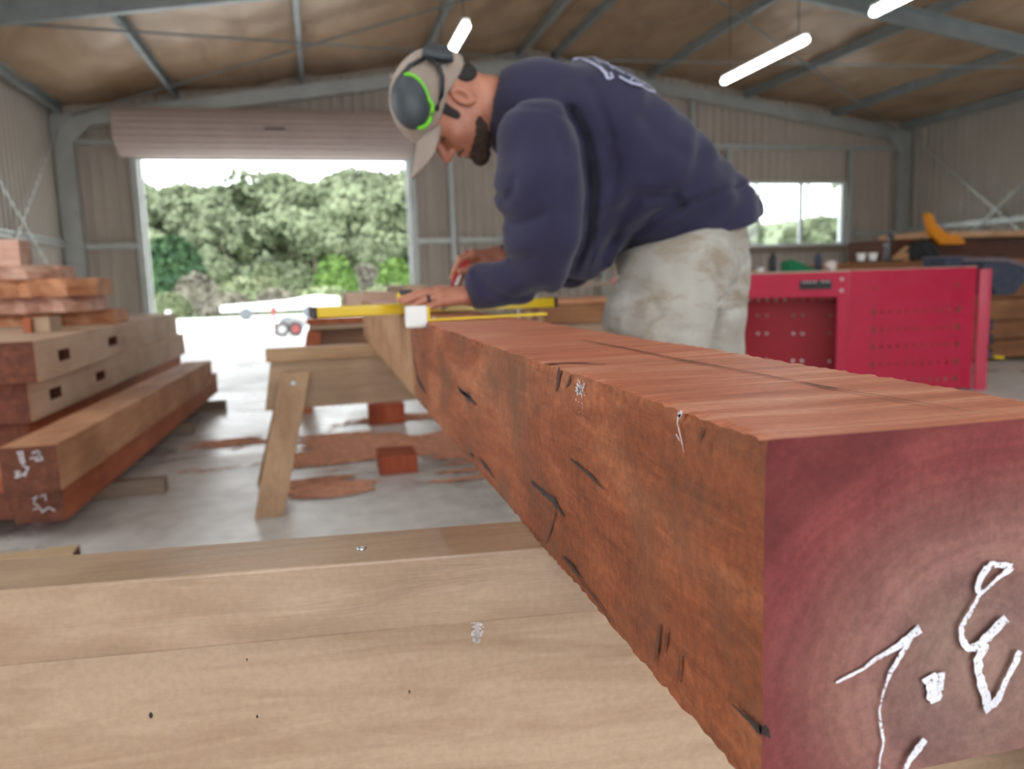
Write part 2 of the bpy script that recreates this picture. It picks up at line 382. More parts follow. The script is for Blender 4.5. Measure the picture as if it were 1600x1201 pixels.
m = MB(); m.box((DX0-0.1, YB-0.05, DZ), (DX1+0.1, YB+0.04, DZ+0.12)); m.build('lintel', GALV, d)

# window
d = thing('window_1', ((WX0+WX1)/2, YB, WZ0), 'white aluminium sliding window in the back wall', 'window', kind='structure')
m = MB(); t = 0.055
m.box((WX0, YB-0.08, WZ0), (WX1, YB+0.05, WZ0+t)); m.box((WX0, YB-0.08, WZ1-t), (WX1, YB+0.05, WZ1)); m.box((WX0, YB-0.08, WZ0+t), (WX0+t, YB+0.05, WZ1-t)); m.box((WX1-t-0.06, YB-0.08, WZ0+t), (WX1, YB+0.05, WZ1-t))
m.box((10.17, YB-0.05, WZ0+t), (10.24, YB+0.03, WZ1-t)); m.build('window_frame', ALU, d, bevel=0.004)
gl = NT('window_glass'); gl.b.inputs['Base Color'].default_value = (0.95, 0.98, 0.97, 1); gl.b.inputs['Roughness'].default_value = 0.02; gl.b.inputs['Transmission Weight'].default_value = 1.0; gl.b.inputs['IOR'].default_value = 1.45
for a, b, y in ((WX0+t, 10.18, YB), (10.23, WX1-t-0.06, YB-0.02)):
    m = MB(); m.box((a, y, WZ0+t), (b, y+0.004, WZ1-t)); m.build('pane', gl.m, d)
m = MB(); m.box((WX0-0.05, YB-0.16, WZ0-0.13), (WX1+0.1, YB-0.02, WZ0-0.02)); m.build('window_sill', plain('sill_timber', ss((140, 125, 108)), 0.6), d)

# tube lights
em = NT('light_diffuser'); em.b.inputs['Base Color'].default_value = (0.9, 0.9, 0.9, 1); em.b.inputs['Emission Color'].default_value = (0.95, 0.98, 1, 1); em.b.inputs['Emission Strength'].default_value = 7.0
def tube_light(x, y0, y1, z, label):
    d = thing('strip_light', (x, (y0+y1)/2, z), label, 'ceiling light', 'strip lights hanging under the roof')
    m = MB(); n = 12; V = []; prof = []
    ys = [y0, y0+0.012, y0+0.04, y1-0.04, y1-0.012, y1]; rr = [0.016, 0.030, 0.037, 0.037, 0.030, 0.016]
    m.tube([(x, q, z) for q in ys], rr, 14); m.build('diffuser', em.m, d, smooth=True)
    m = MB(); m.box((x-0.03, y0+0.02, z+0.036), (x+0.03, y1-0.02, z+0.06)); m.build('housing', WHITE, d, bevel=0.004)
    for q in (y0+0.15, y1-0.15):
        m = MB(); m.tube([(x, q, z+0.05), (x+0.01, q, roofz(x)-0.05)], 0.004, 5); m.build('hanging_wire', BLACK, d)
tube_light(1.32, 6.62, 8.1, 3.12, 'hanging strip light whose end shows just above the cap of the bending man')
tube_light(4.50, 6.55, 8.1, 3.12, 'hanging strip light seen whole over the man\'s lower back')
tube_light(4.62, 5.0, 5.85, 3.12, 'hanging strip light cut by the top edge of the view, nearest to the camera')

# ------------------------------------------------------------------ the big foreground beam
def beam_mats():
    # left (side) face
    t = NT('sawn_red_side'); v = t.coord((1, 1, 1), False)
    a = t.noise(t.coord((9, 3.0, 9), False), 1.0, 6, 0.65, 0.5)
    g = t.noise(t.coord((60, 7, 60), False, (math.radians(-14), 0, 0)), 1.0, 5, 0.7, 1.0)
    b = t.noise(v, 16, 6, 0.7, 0.3); e = t.noise(v, 130, 3, 0.7)
    c = t.ramp(a, [(0.28, ss((112, 62, 40))), (0.5, ss((148, 82, 52))), (0.72, ss((176, 112, 78)))])
    c = t.mix(0.6, c, t.ramp(g, [(0.3, (0.28, 0.27, 0.26)), (0.7, (0.7, 0.71, 0.72))]), 'OVERLAY')
    c = t.mix(0.35, c, t.ramp(b, [(0.3, (0.3, 0.3, 0.3)), (0.7, (0.66, 0.68, 0.7))]), 'OVERLAY')
    c = t.mix(0.4, c, t.ramp(e, [(0.3, (0.2, 0.2, 0.2)), (0.7, (0.8, 0.8, 0.8))]), 'OVERLAY')
    # greyed dirty patches
    gd = t.noise(t.coord((9, 5, 5), False), 1.6, 5, 0.6, 0.6)
    st = t.ramp(gd, [(0.50, (0, 0, 0)), (0.68, (0.8, 0.8, 0.8))]); c = t.mix(st, c, ss((112, 76, 56)))
    gs = t.noise(t.coord((40, 14, 12), False), 1.0, 5, 0.7, 0.8); c = t.mix(t.ramp(gs, [(0.58, (0, 0, 0)), (0.72, (0.6, 0.6, 0.6))]), c, ss((92, 66, 52)))
    # the far length, weathered tan, starts past a dark line
    tc = t.n('ShaderNodeTexCoord'); sx = t.n('ShaderNodeSeparateXYZ'); t.l(tc.outputs['Object'], sx.inputs[0])
    wob = t.n('ShaderNodeMath', operation='MULTIPLY_ADD'); t.l(b, wob.inputs[0]); wob.inputs[1].default_value = 0.2*K; t.l(sx.outputs['Y'], wob.inputs[2])
    mr = t.n('ShaderNodeMapRange'); t.l(wob.outputs[0], mr.inputs[0]); mr.inputs[1].default_value = (1.90+0.10)*K; mr.inputs[2].default_value = (1.96+0.10)*K
    c = t.mix(mr.outputs[0], c, t.ramp(a, [(0.3, ss((136, 96, 68))), (0.7, ss((176, 138, 104)))]))
    t.l(c, t.b.inputs['Base Color']); t.b.inputs['Roughness'].default_value = 0.72; t.b.inputs['Specular IOR Level'].default_value = 0.25
    hh = t.n('ShaderNodeMath', operation='MULTIPLY_ADD'); t.l(g, hh.inputs[0]); hh.inputs[1].default_value = 1.0; t.l(e, hh.inputs[2]); t.bump(hh.outputs[0], 0.7, 0.0018)
    side = t.m
    # top: circular-saw marks across the grain
    t = NT('sawn_red_top'); v = t.coord((1, 1, 1), False)
    wv = t.n('ShaderNodeTexWave', wave_type='BANDS', bands_direction='Y'); wv.inputs['Scale'].default_value = 55; wv.inputs['Distortion'].default_value = 3.5; wv.inputs['Detail'].default_value = 3; wv.inputs['Detail Scale'].default_value = 0.6
    t.l(t.coord((0.12, 1, 1), False, (0, 0, math.radians(7))), wv.inputs['Vector'])
    st = t.noise(t.coord((5, 70, 5), False, (0, 0, math.radians(6))), 1.0, 5, 0.65, 0.4)
    a = t.noise(v, 7, 5, 0.6); e = t.noise(v, 200, 2)
    c = t.ramp(st, [(0.28, ss((156, 82, 56))), (0.5, ss((186, 110, 80))), (0.72, ss((212, 156, 128)))])
    c = t.mix(0.3, c, t.ramp(wv.outputs['Fac'], [(0.2, (0.3, 0.3, 0.3)), (0.8, (0.7, 0.7, 0.7))]), 'OVERLAY')
    c = t.mix(0.35, c, t.ramp(a, [(0.3, (0.34, 0.33, 0.32)), (0.7, (0.66, 0.67, 0.68))]), 'OVERLAY')
    c = t.mix(0.18, c, t.ramp(e, [(0.3, (0.2, 0.2, 0.2)), (0.7, (0.8, 0.8, 0.8))]), 'OVERLAY')
    t.l(c, t.b.inputs['Base Color']); t.b.inputs['Roughness'].default_value = 0.48; t.b.inputs['Specular IOR Level'].default_value = 0.6
    t.bump(st, 0.5, 0.0012); top = t.m
    # end grain: growth rings round a heart low on the right
    t = NT('purple_red_end_grain'); tc = t.n('ShaderNodeTexCoord'); mp = t.n('ShaderNodeMapping'); t.l(tc.outputs['Object'], mp.inputs[0])
    mp.inputs['Location'].default_value = (-0.05*K, 0, 0.02*K); mp.inputs['Scale'].default_value = (1, 0.0, 1.15)
    nz = t.n('ShaderNodeTexNoise'); nz.inputs['Scale'].default_value = 14; nz.inputs['Detail'].default_value = 4; t.l(mp.outputs[0], nz.inputs['Vector'])
    vm = t.n('ShaderNodeVectorMath', operation='MULTIPLY_ADD'); t.l(nz.outputs['Color'], vm.inputs[0]); vm.inputs[1].default_value = (0.022, 0.022, 0.022); t.l(mp.outputs[0], vm.inputs[2])
    ln = t.n('ShaderNodeVectorMath', operation='LENGTH'); t.l(vm.outputs[0], ln.inputs[0])
    def band(sc, det):
        q = t.n('ShaderNodeTexNoise', noise_dimensions='1D'); q.inputs['Scale'].default_value = sc; q.inputs['Detail'].default_value = det; t.l(ln.outputs['Value'], q.inputs['W']); return q.outputs['Fac']
    rings = band(95, 4); broad = band(22, 2)
    base = t.ramp(ln.outputs['Value'], [(0.04, ss((124, 98, 90))), (0.09, ss((126, 86, 78))), (0.13, ss((122, 62, 60))), (0.2, ss((94, 38, 40)))])
    mo = t.noise(t.coord((1, 1, 1), False), 26, 4, 0.6); e = t.noise(t.coord((1, 1, 1), False), 240, 3, 0.7)
    c = t.mix(0.22, base, t.ramp(rings, [(0.3, (0.25, 0.22, 0.24)), (0.7, (0.76, 0.74, 0.74))]), 'OVERLAY')
    c = t.mix(0.6, c, t.ramp(broad, [(0.35, (0.3, 0.24, 0.26)), (0.65, (0.72, 0.68, 0.68))]), 'OVERLAY')
    c = t.mix(0.45, c, t.ramp(mo, [(0.35, (0.36, 0.32, 0.38)), (0.65, (0.6, 0.66, 0.6))]), 'OVERLAY')
    c = t.mix(0.25, c, t.ramp(e, [(0.3, (0.2, 0.2, 0.2)), (0.7, (0.8, 0.8, 0.8))]), 'OVERLAY')
    t.l(c, t.b.inputs['Base Color']); t.b.inputs['Roughness'].default_value = 0.75; t.b.inputs['Specular IOR Level'].default_value = 0.2
    t.bump(e, 0.35, 0.0006); end = t.m
    return side, top, end
SIDE, TOP, END = beam_mats()
BX0, BX1, BY0, BY1, BZ0, BZ1 = 0.214, 0.427, 0.340, 4.22, 0.716, 0.916
rng = np.random.default_rng(4)
def wob(p, s, a):
    return a*(math.sin(p[0]*s*1.3+p[1]*s+1)+math.sin(p[1]*s*2.7+p[2]*s*1.7)+math.sin(p[2]*s*3.1+p[0]*s*2.3+2))/3
def gridbox(lo, hi, n, mats):
    """subdivided box with slightly wandering sawn faces; mats = (side, top, end)"""
    V = {}; VL = []; F = []; M_ = []
    def vid(i, j, k):
        if (i, j, k) not in V:
            p = [lo[q]+(hi[q]-lo[q])*(i, j, k)[q]/n[q] for q in range(3)]
            e = sum((i in (0, n[0]), k in (0, n[2])))
            if e == 2:   # torn arrises
                r = random.random(); p[0] += (0.0022 if i == 0 else -0.0022)*r; p[2] += (0.0018 if k == 0 else -0.0018)*random.random()
            p[0] += wob(p, 9, 0.0012)*(1 if 0 < j < n[1] else 0.6); p[2] += wob(p[::-1], 7, 0.0010)
            V[(i, j, k)] = len(VL); VL.append(p)
        return V[(i, j, k)]
    for i in range(n[0]):
        for j in range(n[1]):
            for k, o in ((0, 0), (n[2], 1)):
                q = [vid(i, j, k), vid(i+1, j, k), vid(i+1, j+1, k), vid(i, j+1, k)]; F.append(q if o else q[::-1]); M_.append(1)
    for j in range(n[1]):
        for k in range(n[2]):
            for i, o in ((0, 1), (n[0], 0)):
                q = [vid(i, j, k), vid(i, j, k+1), vid(i, j+1, k+1), vid(i, j+1, k)]; F.append(q if o else q[::-1]); M_.append(0)
    for i in range(n[0]):
        for k in range(n[2]):
            for j, o in ((0, 1), (n[1], 0)):
                q = [vid(i, j, k), vid(i+1, j, k), vid(i+1, j, k+1), vid(i, j, k+1)]; F.append(q if o else q[::-1]); M_.append(2)
    return VL, F, M_
random.seed(3)
V, F, M_ = gridbox((BX0, BY0, BZ0), (BX1, BY1, BZ1), (24, 640, 22), None)
mb = MB(); mb.add(V, F, M_)
def blob_x(pts, widths, x=BX0-0.0016, m=3):
    """flat tapering streak on the left face through pixel points"""
    P = [atx(u, v, x) for u, v in pts]
    if min(p[2] for p in P) < BZ0+0.004: return
    strip(mb, P, widths, A(-1, 0, 0), m)
def strip(mbx, P, widths, nrm, m, jit=0.35, sub=6):
    Q = []; W = []
    for i in range(len(P)-1):
        for s_ in range(sub):
            t = s_/sub; Q.append(P[i]*(1-t)+P[i+1]*t); W.append(widths[i]*(1-t)+widths[i+1]*t)
    Q.append(P[-1]); W.append(widths[-1]); V = []; F = []
    for i, q in enumerate(Q):
        d = Q[min(i+1, len(Q)-1)]-Q[max(i-1, 0)]; d /= np.linalg.norm(d)+1e-9; s_ = np.cross(nrm, d); s_ /= np.linalg.norm(s_)
        for sg in (-1, 1): V.append(q+sg*s_*W[i]*(1+jit*random.uniform(-1, 1))/2+s_*W[i]*jit*random.uniform(-0.4, 0.4))
        if i: F.append((2*i-2, 2*i, 2*i+1, 2*i-1))
    # orient faces along the normal
    a, b, c = V[0], V[2], V[3]
    if np.dot(np.cross(b-a, c-a), nrm) < 0: F = [f[::-1] for f in F]
    mbx.add(V, F, m)
blob_x([(829, 752), (848, 768), (866, 783), (880, 806)], [0.003, 0.0065, 0.008, 0.002])
blob_x([(890, 716), (905, 728), (920, 741), (943, 765)], [0.001, 0.0035, 0.0035, 0.0008])
blob_x([(718, 610), (730, 619), (743, 632)], [0.003, 0.012, 0.003])
blob_x([(714, 603), (722, 612), (735, 622)], [0.002, 0.006, 0.002])
blob_x([(1144, 1099), (1165, 1120), (1190, 1143)], [0.0010, 0.0030, 0.0050])
blob_x([(1186, 1137), (1203, 1145), (1212, 1158)][:2], [0.0060, 0.0050])
blob_x([(878, 868), (893, 885), (906, 903)], [0.002, 0.005, 0.002]); blob_x([(906, 905), (930, 935), (955, 972)], [0.0012, 0.0026, 0.0012])
blob_x([(955, 975), (962, 985), (968, 998)], [0.001, 0.002, 0.001]); blob_x([(994, 1033), (1001, 1043), (1010, 1054)], [0.002, 0.0045, 0.001])
blob_x([(1046, 1100), (1056, 1114)], [0.002, 0.0015]); blob_x([(1088, 1152), (1101, 1168), (1116, 1186)], [0.001, 0.0020, 0.001])
blob_x([(748, 716), (760, 730), (772, 748)], [0.003, 0.007, 0.002]); blob_x([(650, 585), (655, 598), (663, 612)], [0.01, 0.014, 0.006])
blob_x([(733, 708), (738, 712)], [0.006, 0.004]); blob_x([(812, 800), (822, 820), (836, 842)], [0.002, 0.003, 0.001])
for (a, b, wd) in (((858, 795), (842, 858), 0.008), ((868, 800), (852, 850), 0.004), ((1062, 1022), (1058, 1068), 0.0035), ((1030, 975), (1022, 1035), 0.005), ((1042, 980), (1036, 1020), 0.003),
                   ((874, 574), (868, 612), 0.010), ((891, 586), (884, 606), 0.004), ((1108, 688), (1107, 720), 0.0012), ((1098, 668), (1090, 690), 0.0025), ((640, 508), (645, 560), 0.010), ((645, 560), (652, 596), 0.014)):
    blob_x([a, ((a[0]+b[0])/2+1, (a[1]+b[1])/2), b], [wd*0.6, wd, wd*0.2], BX0-0.0014, 4)
# pencil and ink lines on the top face
def line_z(pts, widths, m=4, z=BZ1+0.0012): strip(mb, [atz(u, v, z) for u, v in pts], widths, A(0, 0, 1), m, 0.3, 5)
line_z([(850, 568), (905, 566), (945, 568)], [0.006, 0.008, 0.002])
line_z([(940, 567), (1010, 564), (1075, 563), (1120, 561), (1170, 559)], [0.002, 0.0015, 0.004, 0.002, 0.002])
line_z([(909, 530), (990, 546), (1075, 563), (1130, 573)], [0.003, 0.003, 0.003, 0.002])
line_z([(1110, 569), (1184, 583), (1240, 594)], [0.0014, 0.0022, 0.0015]); line_z([(1240, 594), (1294, 604), (1310, 607)], [0.001, 0.0045, 0.001])
line_z([(1300, 605), (1400, 622), (1450, 630)], [0.0008, 0.0018, 0.0014]); line_z([(1450, 630), (1525, 644)], [0.0012, 0.0006])
beam = mb.build('hardwood_beam', [SIDE, TOP, END, VEIN, STAIN], org=(0.32, 0.0, 0.8))
tagp(beam, 'big squared red hardwood beam with chalked end, lying across the trestles in the foreground', 'timber beam')
# frayed fibres along the far top arris
fz = MB()
for i in range(220):
    y = random.uniform(0.7, 2.0); x = BX1-0.001; q = A(x, y, BZ1); 
    fz.add([q, q+A(0.001, random.uniform(0.001, 0.004), 0), q+A(random.uniform(-0.001, 0.003), random.uniform(0, 0.003), random.uniform(0.0006, 0.0022))], [(0, 1, 2)])
fz.build('frayed_fibre', TOP, beam)['kind'] = 'stuff'
# chalk writing on the end
def aend(u, v, y=BY0-0.0018): return aty(u, v, y)
ZC = lambda x, y: (1000+x/2.14, 640+y/2.14)
CK = [0]
def chalk(pts, widths, name='chalk_writing'):
    mc = MB(); CK[0] += 1; P = [aend(*ZC(*p))-A(0, 0.00025*CK[0]+0.00003*i, 0) for i, p in enumerate(pts)]; strip(mc, P, [q*0.00027*0.8 for q in widths], A(0, -1, 0), 0, 0.22, 4)
    return mc.build(name, CHALK, beam)
chalk([(655, 912), (700, 888), (745, 865), (790, 830), (835, 805), (880, 775), (935, 730)], [6, 9, 9, 11, 15, 18, 24])
chalk([(905, 760), (870, 820), (835, 875), (812, 940), (798, 1000), (800, 1040), (813, 1110), (800, 1160), (795, 1210)], [12, 16, 12, 6, 5, 8, 7, 5, 5])
chalk([(965, 885), (978, 930), (985, 975)], [45, 52, 30]); chalk([(1005, 875), (1000, 935)], [20, 22])
chalk([(1238, 522), (1205, 516), (1165, 514), (1140, 545), (1122, 590), (1130, 612), (1150, 598), (1190, 560), (1238, 522)], [18, 17, 17, 20, 20, 12, 9, 12, 20])
chalk([(1132, 605), (1110, 650), (1085, 690), (1066, 725), (1070, 770), (1095, 795), (1130, 780), (1165, 745), (1215, 690)], [12, 12, 14, 15, 18, 22, 26, 30, 26])
chalk([(1145, 775), (1122, 830), (1125, 880), (1142, 935), (1160, 990), (1190, 960), (1215, 900), (1240, 850), (1262, 800)], [28, 26, 24, 26, 30, 22, 16, 22, 18])
chalk([(945, 1095), (915, 1135), (890, 1170), (870, 1215)], [22, 22, 16, 12])
# glue or chalk drips on the left face
mc = MB()
for pts, wd in (([(1062, 645), (1058, 660), (1064, 685), (1068, 706)], [0.006, 0.002, 0.002, 0.0008]), ([(1066, 643), (1060, 652)], [0.004, 0.005]), ([(1056, 678), (1062, 688)], [0.002, 0.001])):
    strip(mc, [atx(u, v, BX0-0.0018) for u, v in pts], [q*0.6 for q in wd], A(-1, 0, 0), 0, 0.3, 5)
for i in range(60):
    u, v = random.gauss(906, 4), random.gauss(605, 8)
    if v < 594: continue
    p = atx(u, v, BX0-0.0018); r = random.uniform(0.0006, 0.0016); mc.add([p+A(0, r, 0), p+A(0, 0, -r), p+A(0, -r, 0), p+A(0, 0, r*1.4)], [(0, 1, 2, 3)])
for i in range(26):
    u, v = random.gauss(772, 5)+135, random.gauss(640, 22); p = atx(u, v, BX0-0.0018); r = random.uniform(0.0003, 0.0007); mc.add([p+A(0, r, 0), p+A(0, 0, -r), p+A(0, -r, 0), p+A(0, 0, r)], [(0, 1, 2, 3)])
mc.build('chalk_smear', CHALK, beam)

# ------------------------------------------------------------------ trestles
def screw(parent, p, nrm, r):
    m = MB(); n = A(*nrm)/np.linalg.norm(nrm); t = np.cross(n, A(0, 0, 1) if abs(n[2]) < 0.9 else A(1, 0, 0)); t /= np.linalg.norm(t); b = np.cross(n, t); V = []; F = []
    prof = [(r, 0), (r, 0.25*r), (r*0.85, 0.35*r), (r*0.4, 0.3*r), (r*0.36, -0.1*r)]
    for (q, h) in prof:
        for j in range(16):
            a = 2*math.pi*j/16; V.append(p+n*h+q*(t*math.cos(a)+b*math.sin(a)))
    for i in range(len(prof)-1):
        for j in range(16): F.append((i*16+j, i*16+(j+1) % 16, (i+1)*16+(j+1) % 16, (i+1)*16+j))
    F.append(tuple(64+j for j in range(16))); m.add(V, F); return m.build('screw', STEEL, parent, smooth=True)
def trestle(c, ang, x0, x1, capw, caph, boardh, inset, mats, label, legw=0.10, ztop=0.716, legs=(0.12, 0.12), screws=True, splay=0.30, run=0.20):
    c = A(*c); ca, sa = math.cos(ang), math.sin(ang); L = A(ca, sa, 0); N = A(sa, -ca, 0)   # N points to the camera
    def P(l, n, z): return A(c[0], c[1], 0)+L*l+N*n+A(0, 0, z)
    d = thing('trestle', (c[0], c[1], 0), label, 'trestle', 'timber trestles')
    m = MB(); m.para(P(x0, -capw/2, ztop-caph), L*(x1-x0), N*capw, A(0, 0, caph), 0, 0); m.build('top_rail', mats[0], d, bevel=0.003)
    m = MB(); th = capw-2*inset; zb = ztop-caph; dx = 0.04
    poly = [P(x0+0.02, th/2, zb), P(x0+0.02-dx, th/2, zb-boardh), P(x1-0.02+dx, th/2, zb-boardh), P(x1-0.02, th/2, zb)]
    m.prism(poly, -N*th); m.build('apron_board', mats[1], d, bevel=0.002)
    for e, xx, dr in ((0, x0+legs[0], -1), (1, x1-legs[1], 1)):
        for sgn in (1, -1):
            zt = zb-0.05; m = MB(); t0 = P(xx, sgn*(th/2+0.004), zt); 
            foot = P(xx+dr*run, sgn*(th/2+splay), 0.0)
            a = foot-t0; lw = L*legw; tk = np.cross(a, lw); tk = tk/np.linalg.norm(tk)*0.04
            if np.dot(tk, N)*sgn < 0: tk = -tk
            q = [t0-lw/2, t0+lw/2, foot+lw/2, foot-lw/2]
            V = q+[p+A(tk[0], tk[1], 0) for p in q]
            m.add(V, [(0, 1, 2, 3), (7, 6, 5, 4), (0, 4, 5, 1), (1, 5, 6, 2), (2, 6, 7, 3), (3, 7, 4, 0)])
            o = m.build('leg', mats[2], d, bevel=0.002)
            if screws:
                s0 = t0*0.9+foot*0.1+tk; screw(o, s0, tk, 0.012)
    return d, P, L, N
# near trestle
pl, pr = atz(0, 875, 0.716), atz(800, 815, 0.716); ang = math.atan2(pr[1]-pl[1], pr[0]-pl[0])
near, P, L, N = trestle(((pl[0]+pr[0])/2+0.24*0.05, (pl[1]+pr[1])/2-0.048, 0), ang, -0.75, 0.95, 0.098, 0.078, 0.30, 0.026, (W_CAP, W_PINE, W_PINEV),
    'pale timber trestle nearest the camera, filling the lower left and carrying the beam\'s near end', legs=(0.1, 0.1), screws=False)
s0 = atz(565, 857, 0.7165); screw(near, s0, (0, 0, 1), 0.0052)
mc = MB(); 
yb = atz(745, 960, 0.64)
def bface(u, v, off=0.0):   # point on the near trestle's apron board
    r = ray(u, v); p0 = P(0, (0.098-0.052)/2+off, 0.5); t = np.dot(p0-CAM, N)/np.dot(r, N); return CAM+r*t
for i in range(130):
    u = random.gauss(745, 6 if i % 2 else 3); v = random.uniform(963, 1003); 
    if abs(u-745) > 16-(v-963)*0.3: continue
    p = bface(u, v, 0.002); r = random.uniform(0.0008, 0.0018); mc.add([p+L*r, p+A(0, 0, r), p-L*r, p-A(0, 0, r*1.3)], [(0, 1, 2, 3)])
mc.build('dried_glue', plain('dried_glue', (0.62, 0.55, 0.55), 0.5, 0, 0.2, 40), near)
for (u, v, r) in ((236, 1117, 0.0035), (318, 997 , 0.0015), (258, 800+178, 0.0018), (386, 1030, 0.0016), (402, 1119, 0.002), (640, 1080, 0.002)):
    p = bface(u, v, 0.0006); kn = MB(); kn.add([p+L*r*0.6, p+L*r*0.3+A(0, 0, r*0.8), p-L*r*0.2+A(0, 0, r), p-L*r*0.7, p-L*r*0.3-A(0, 0, r*1.2), p+L*r*0.4-A(0, 0, r*0.7)], [(0, 1, 2, 3, 4, 5)]); kn.build('knot', VEIN, near)
# middle trestle
ml, mr_ = atz(413, 547, 0.716), atz(583, 538, 0.716); ang = math.atan2(mr_[1]-ml[1], mr_[0]-ml[0])
midm = (wood('tan_trestle_rail', ss((140, 106, 76)), ss((172, 136, 102)), ss((198, 166, 130)), 0, 0.55), wood('tan_trestle_apron', ss((136, 106, 82)), ss((160, 130, 104)), ss((184, 156, 128)), 0, 0.55), W_PINEV)
trestle((ml[0], ml[1]+0.06, 0), ang, 0.0, 1.30, 0.12, 0.058, 0.225, 0.012, midm, 'tan timber trestle in mid room under the beam\'s far end', 0.125, legs=(0.13, 0.13), splay=0.24, run=0.16)
# far trestle
fl = atz(478, 498, 0.74)
rm = (W_RED, wood('dull_brown_apron', ss((96, 66, 46)), ss((126, 90, 66)), ss((150, 114, 86)), 0, 0.6), W_RED)
fart, P3, L3, N3 = trestle((fl[0], fl[1]+0.06, 0), 0.02, 0.0, 1.4, 0.12, 0.05, 0.22, 0.02, rm, 'red-brown timber trestle farthest back, behind the yellow spirit level', 0.12, 0.74, legs=(0.06, 0.1), screws=False, splay=0.25, run=0.12)
m = MB(); m.para(P3(0.03, 0.04, 0.655), L3*1.3, N3*0.10, A(0, 0, 0.03)); m.build('side_ledge', W_PINE, fart)
o = aty(541, 475, 6.7); m = MB(); m.para((o[0], 6.75, 0.742), (0.45, 0, 0), (0, 1.5, 0), (0, 0, 0.19)); o = m.build('timber_slab', wood('pale_pink_slab', ss((190, 150, 126)), ss((212, 176, 152)), ss((226, 200, 180)), 1), bevel=0.02)
tagp(o, 'pale pinkish timber slab lying on the far trestle behind the spirit level', 'timber')

# ------------------------------------------------------------------ timber stack on the left
def timber(p0, p1, wv, h, mat, endm, label, cat='timber beam', group='hardwood beams stacked on the left', name='hardwood_beam', holes=None, bevel=0.004):
    """p0/p1: near and far ends of the right top arris; wv: width to the left"""
    p0, p1 = A(*p0), A(*p1); a = p1-p0; a[2] = 0; n = A(a[1], -a[0], 0)/np.hypot(a[0], a[1]); dn = A(0, 0, -h); w_ = -n*wv
    m = MB()
    if not holes:
        m.para(p0+dn, a, w_, -dn, 0, 1)
    else:
        ts = [0]; 
        for t0, t1 in holes: ts += [t0, t1]
        ts.append(1); ss_ = [0, 0.36, 0.66, 1.0]; dp = 0.09
        def Q(t, s_, dd=0): return p0+a*t+dn*s_-n*dd
        for i in range(len(ts)-1):
            for j in range(3):
                q = [Q(ts[i], ss_[j]), Q(ts[i], ss_[j+1]), Q(ts[i+1], ss_[j+1]), Q(ts[i+1], ss_[j])]
                if i % 2 == 1 and j == 1:
                    b = [Q(ts[i], ss_[j], dp), Q(ts[i], ss_[j+1], dp), Q(ts[i+1], ss_[j+1], dp), Q(ts[i+1], ss_[j], dp)]
                    m.add(q+b, [(0, 1, 5, 4), (1, 2, 6, 5), (2, 3, 7, 6), (3, 0, 4, 7), (4, 5, 6, 7)], 1)
                else: m.add(q, [(0, 1, 2, 3)], 0)
        c0, c1, c2, c3 = p0, p0+dn, p0+dn+w_, p0+w_
        m.add([c0, c3, c2, c1], [(0, 1, 2, 3)], 1); m.add([c0+a, c1+a, c2+a, c3+a], [(0, 1, 2, 3)], 1)
        m.add([c3, c0, c0+a, c3+a], [(0, 1, 2, 3)], 0); m.add([c1, c2, c2+a, c1+a], [(0, 1, 2, 3)], 0); m.add([c2, c3, c3+a, c2+a], [(0, 1, 2, 3)], 0)
    o = m.build(name, [mat, endm], bevel=0 if holes else bevel)
    return tagp(o, label, cat, group)
def scrawl(parent, pts_list, y, wd):
    mc = MB()
    for pts in pts_list: strip(mc, [aty(u, v, y) for u, v in pts], [wd*random.uniform(0.7, 1.2) for _ in pts], A(0, -1, 0), 0, 0.2, 4)
    mc.build('chalk_writing', plain('chalk_faint', (0.5, 0.46, 0.47), 0.9), parent)
q0, q1 = atz(88, 694, 0.44), atz(330, 563, 0.44)
b2 = timber(q0, q1, 0.20, 0.18, W_HARD, W_END, 'brown beam low on the right of the left stack, chalk marks on its near end')
ye = q0[1]-0.004
scrawl(b2, [[(28, 705), (33, 722), (36, 726)], [(34, 704), (38, 724)], [(50, 708), (60, 704), (66, 718), (56, 720), (62, 706)], [(46, 716), (66, 712)], [(22, 738), (30, 736), (24, 746), (34, 742), (40, 738)], [(36, 728), (44, 730), (38, 744)]], ye, 0.008)
q0, q1 = atz(104, 813, 0.08), atz(341, 612, 0.08); q0[2] = q1[2] = 0.257; q0[1] -= 0.0
b1 = timber(q0, q1, 0.19, 0.177, W_RED, W_END, 'red-brown beam at the floor end of the left stack, directly under the chalked brown beam')
scrawl(b1, [[(50, 780), (58, 774), (52, 786), (60, 790)], [(62, 776), (70, 772), (72, 782)], [(52, 796), (62, 792), (66, 800), (76, 792), (86, 798)]], q0[1]-0.004, 0.006)
x0 = q0[0]-0.19
# tall back part of the stack
def mort(near, far, yn, yf, h, w_, mat, label, holes=None, zt=None):
    a, b = aty(*near, yn), aty(*far, yf); z = zt; a = A(a[0], a[1], z); b = A(b[0], b[1], z); return timber(a, b, w_, h, mat, W_END, label, holes=holes)
zt0, zt1, zt2 = 0.785, 0.588, 0.39
p = atz(52, 533, zt0); pf = aty(275, 490, 8.0); pf[2] = zt0
timber(p, pf, 0.62, 0.195, W_HARDT, W_END, 'uppermost wide beam of the left stack with two small mortise holes in its side', holes=[(0.085, 0.135), (0.34, 0.40)])
p = atz(42, 597, zt1); pf = pf+A(0.055, 0, zt1-zt0)
timber(p, pf, 0.55, 0.196, W_HARDT, W_END, 'pale beam with two mortise holes, second from the top of the left stack', holes=[(0.07, 0.115), (0.27, 0.32)])
p3 = p+A(-0.03, 0.05, zt2-zt1); timber(p3, pf+A(-0.03, -0.1, zt2-zt1), 0.60, 0.19, W_RED, W_END, 'dark red beam in the left stack below the two beams with mortise holes')
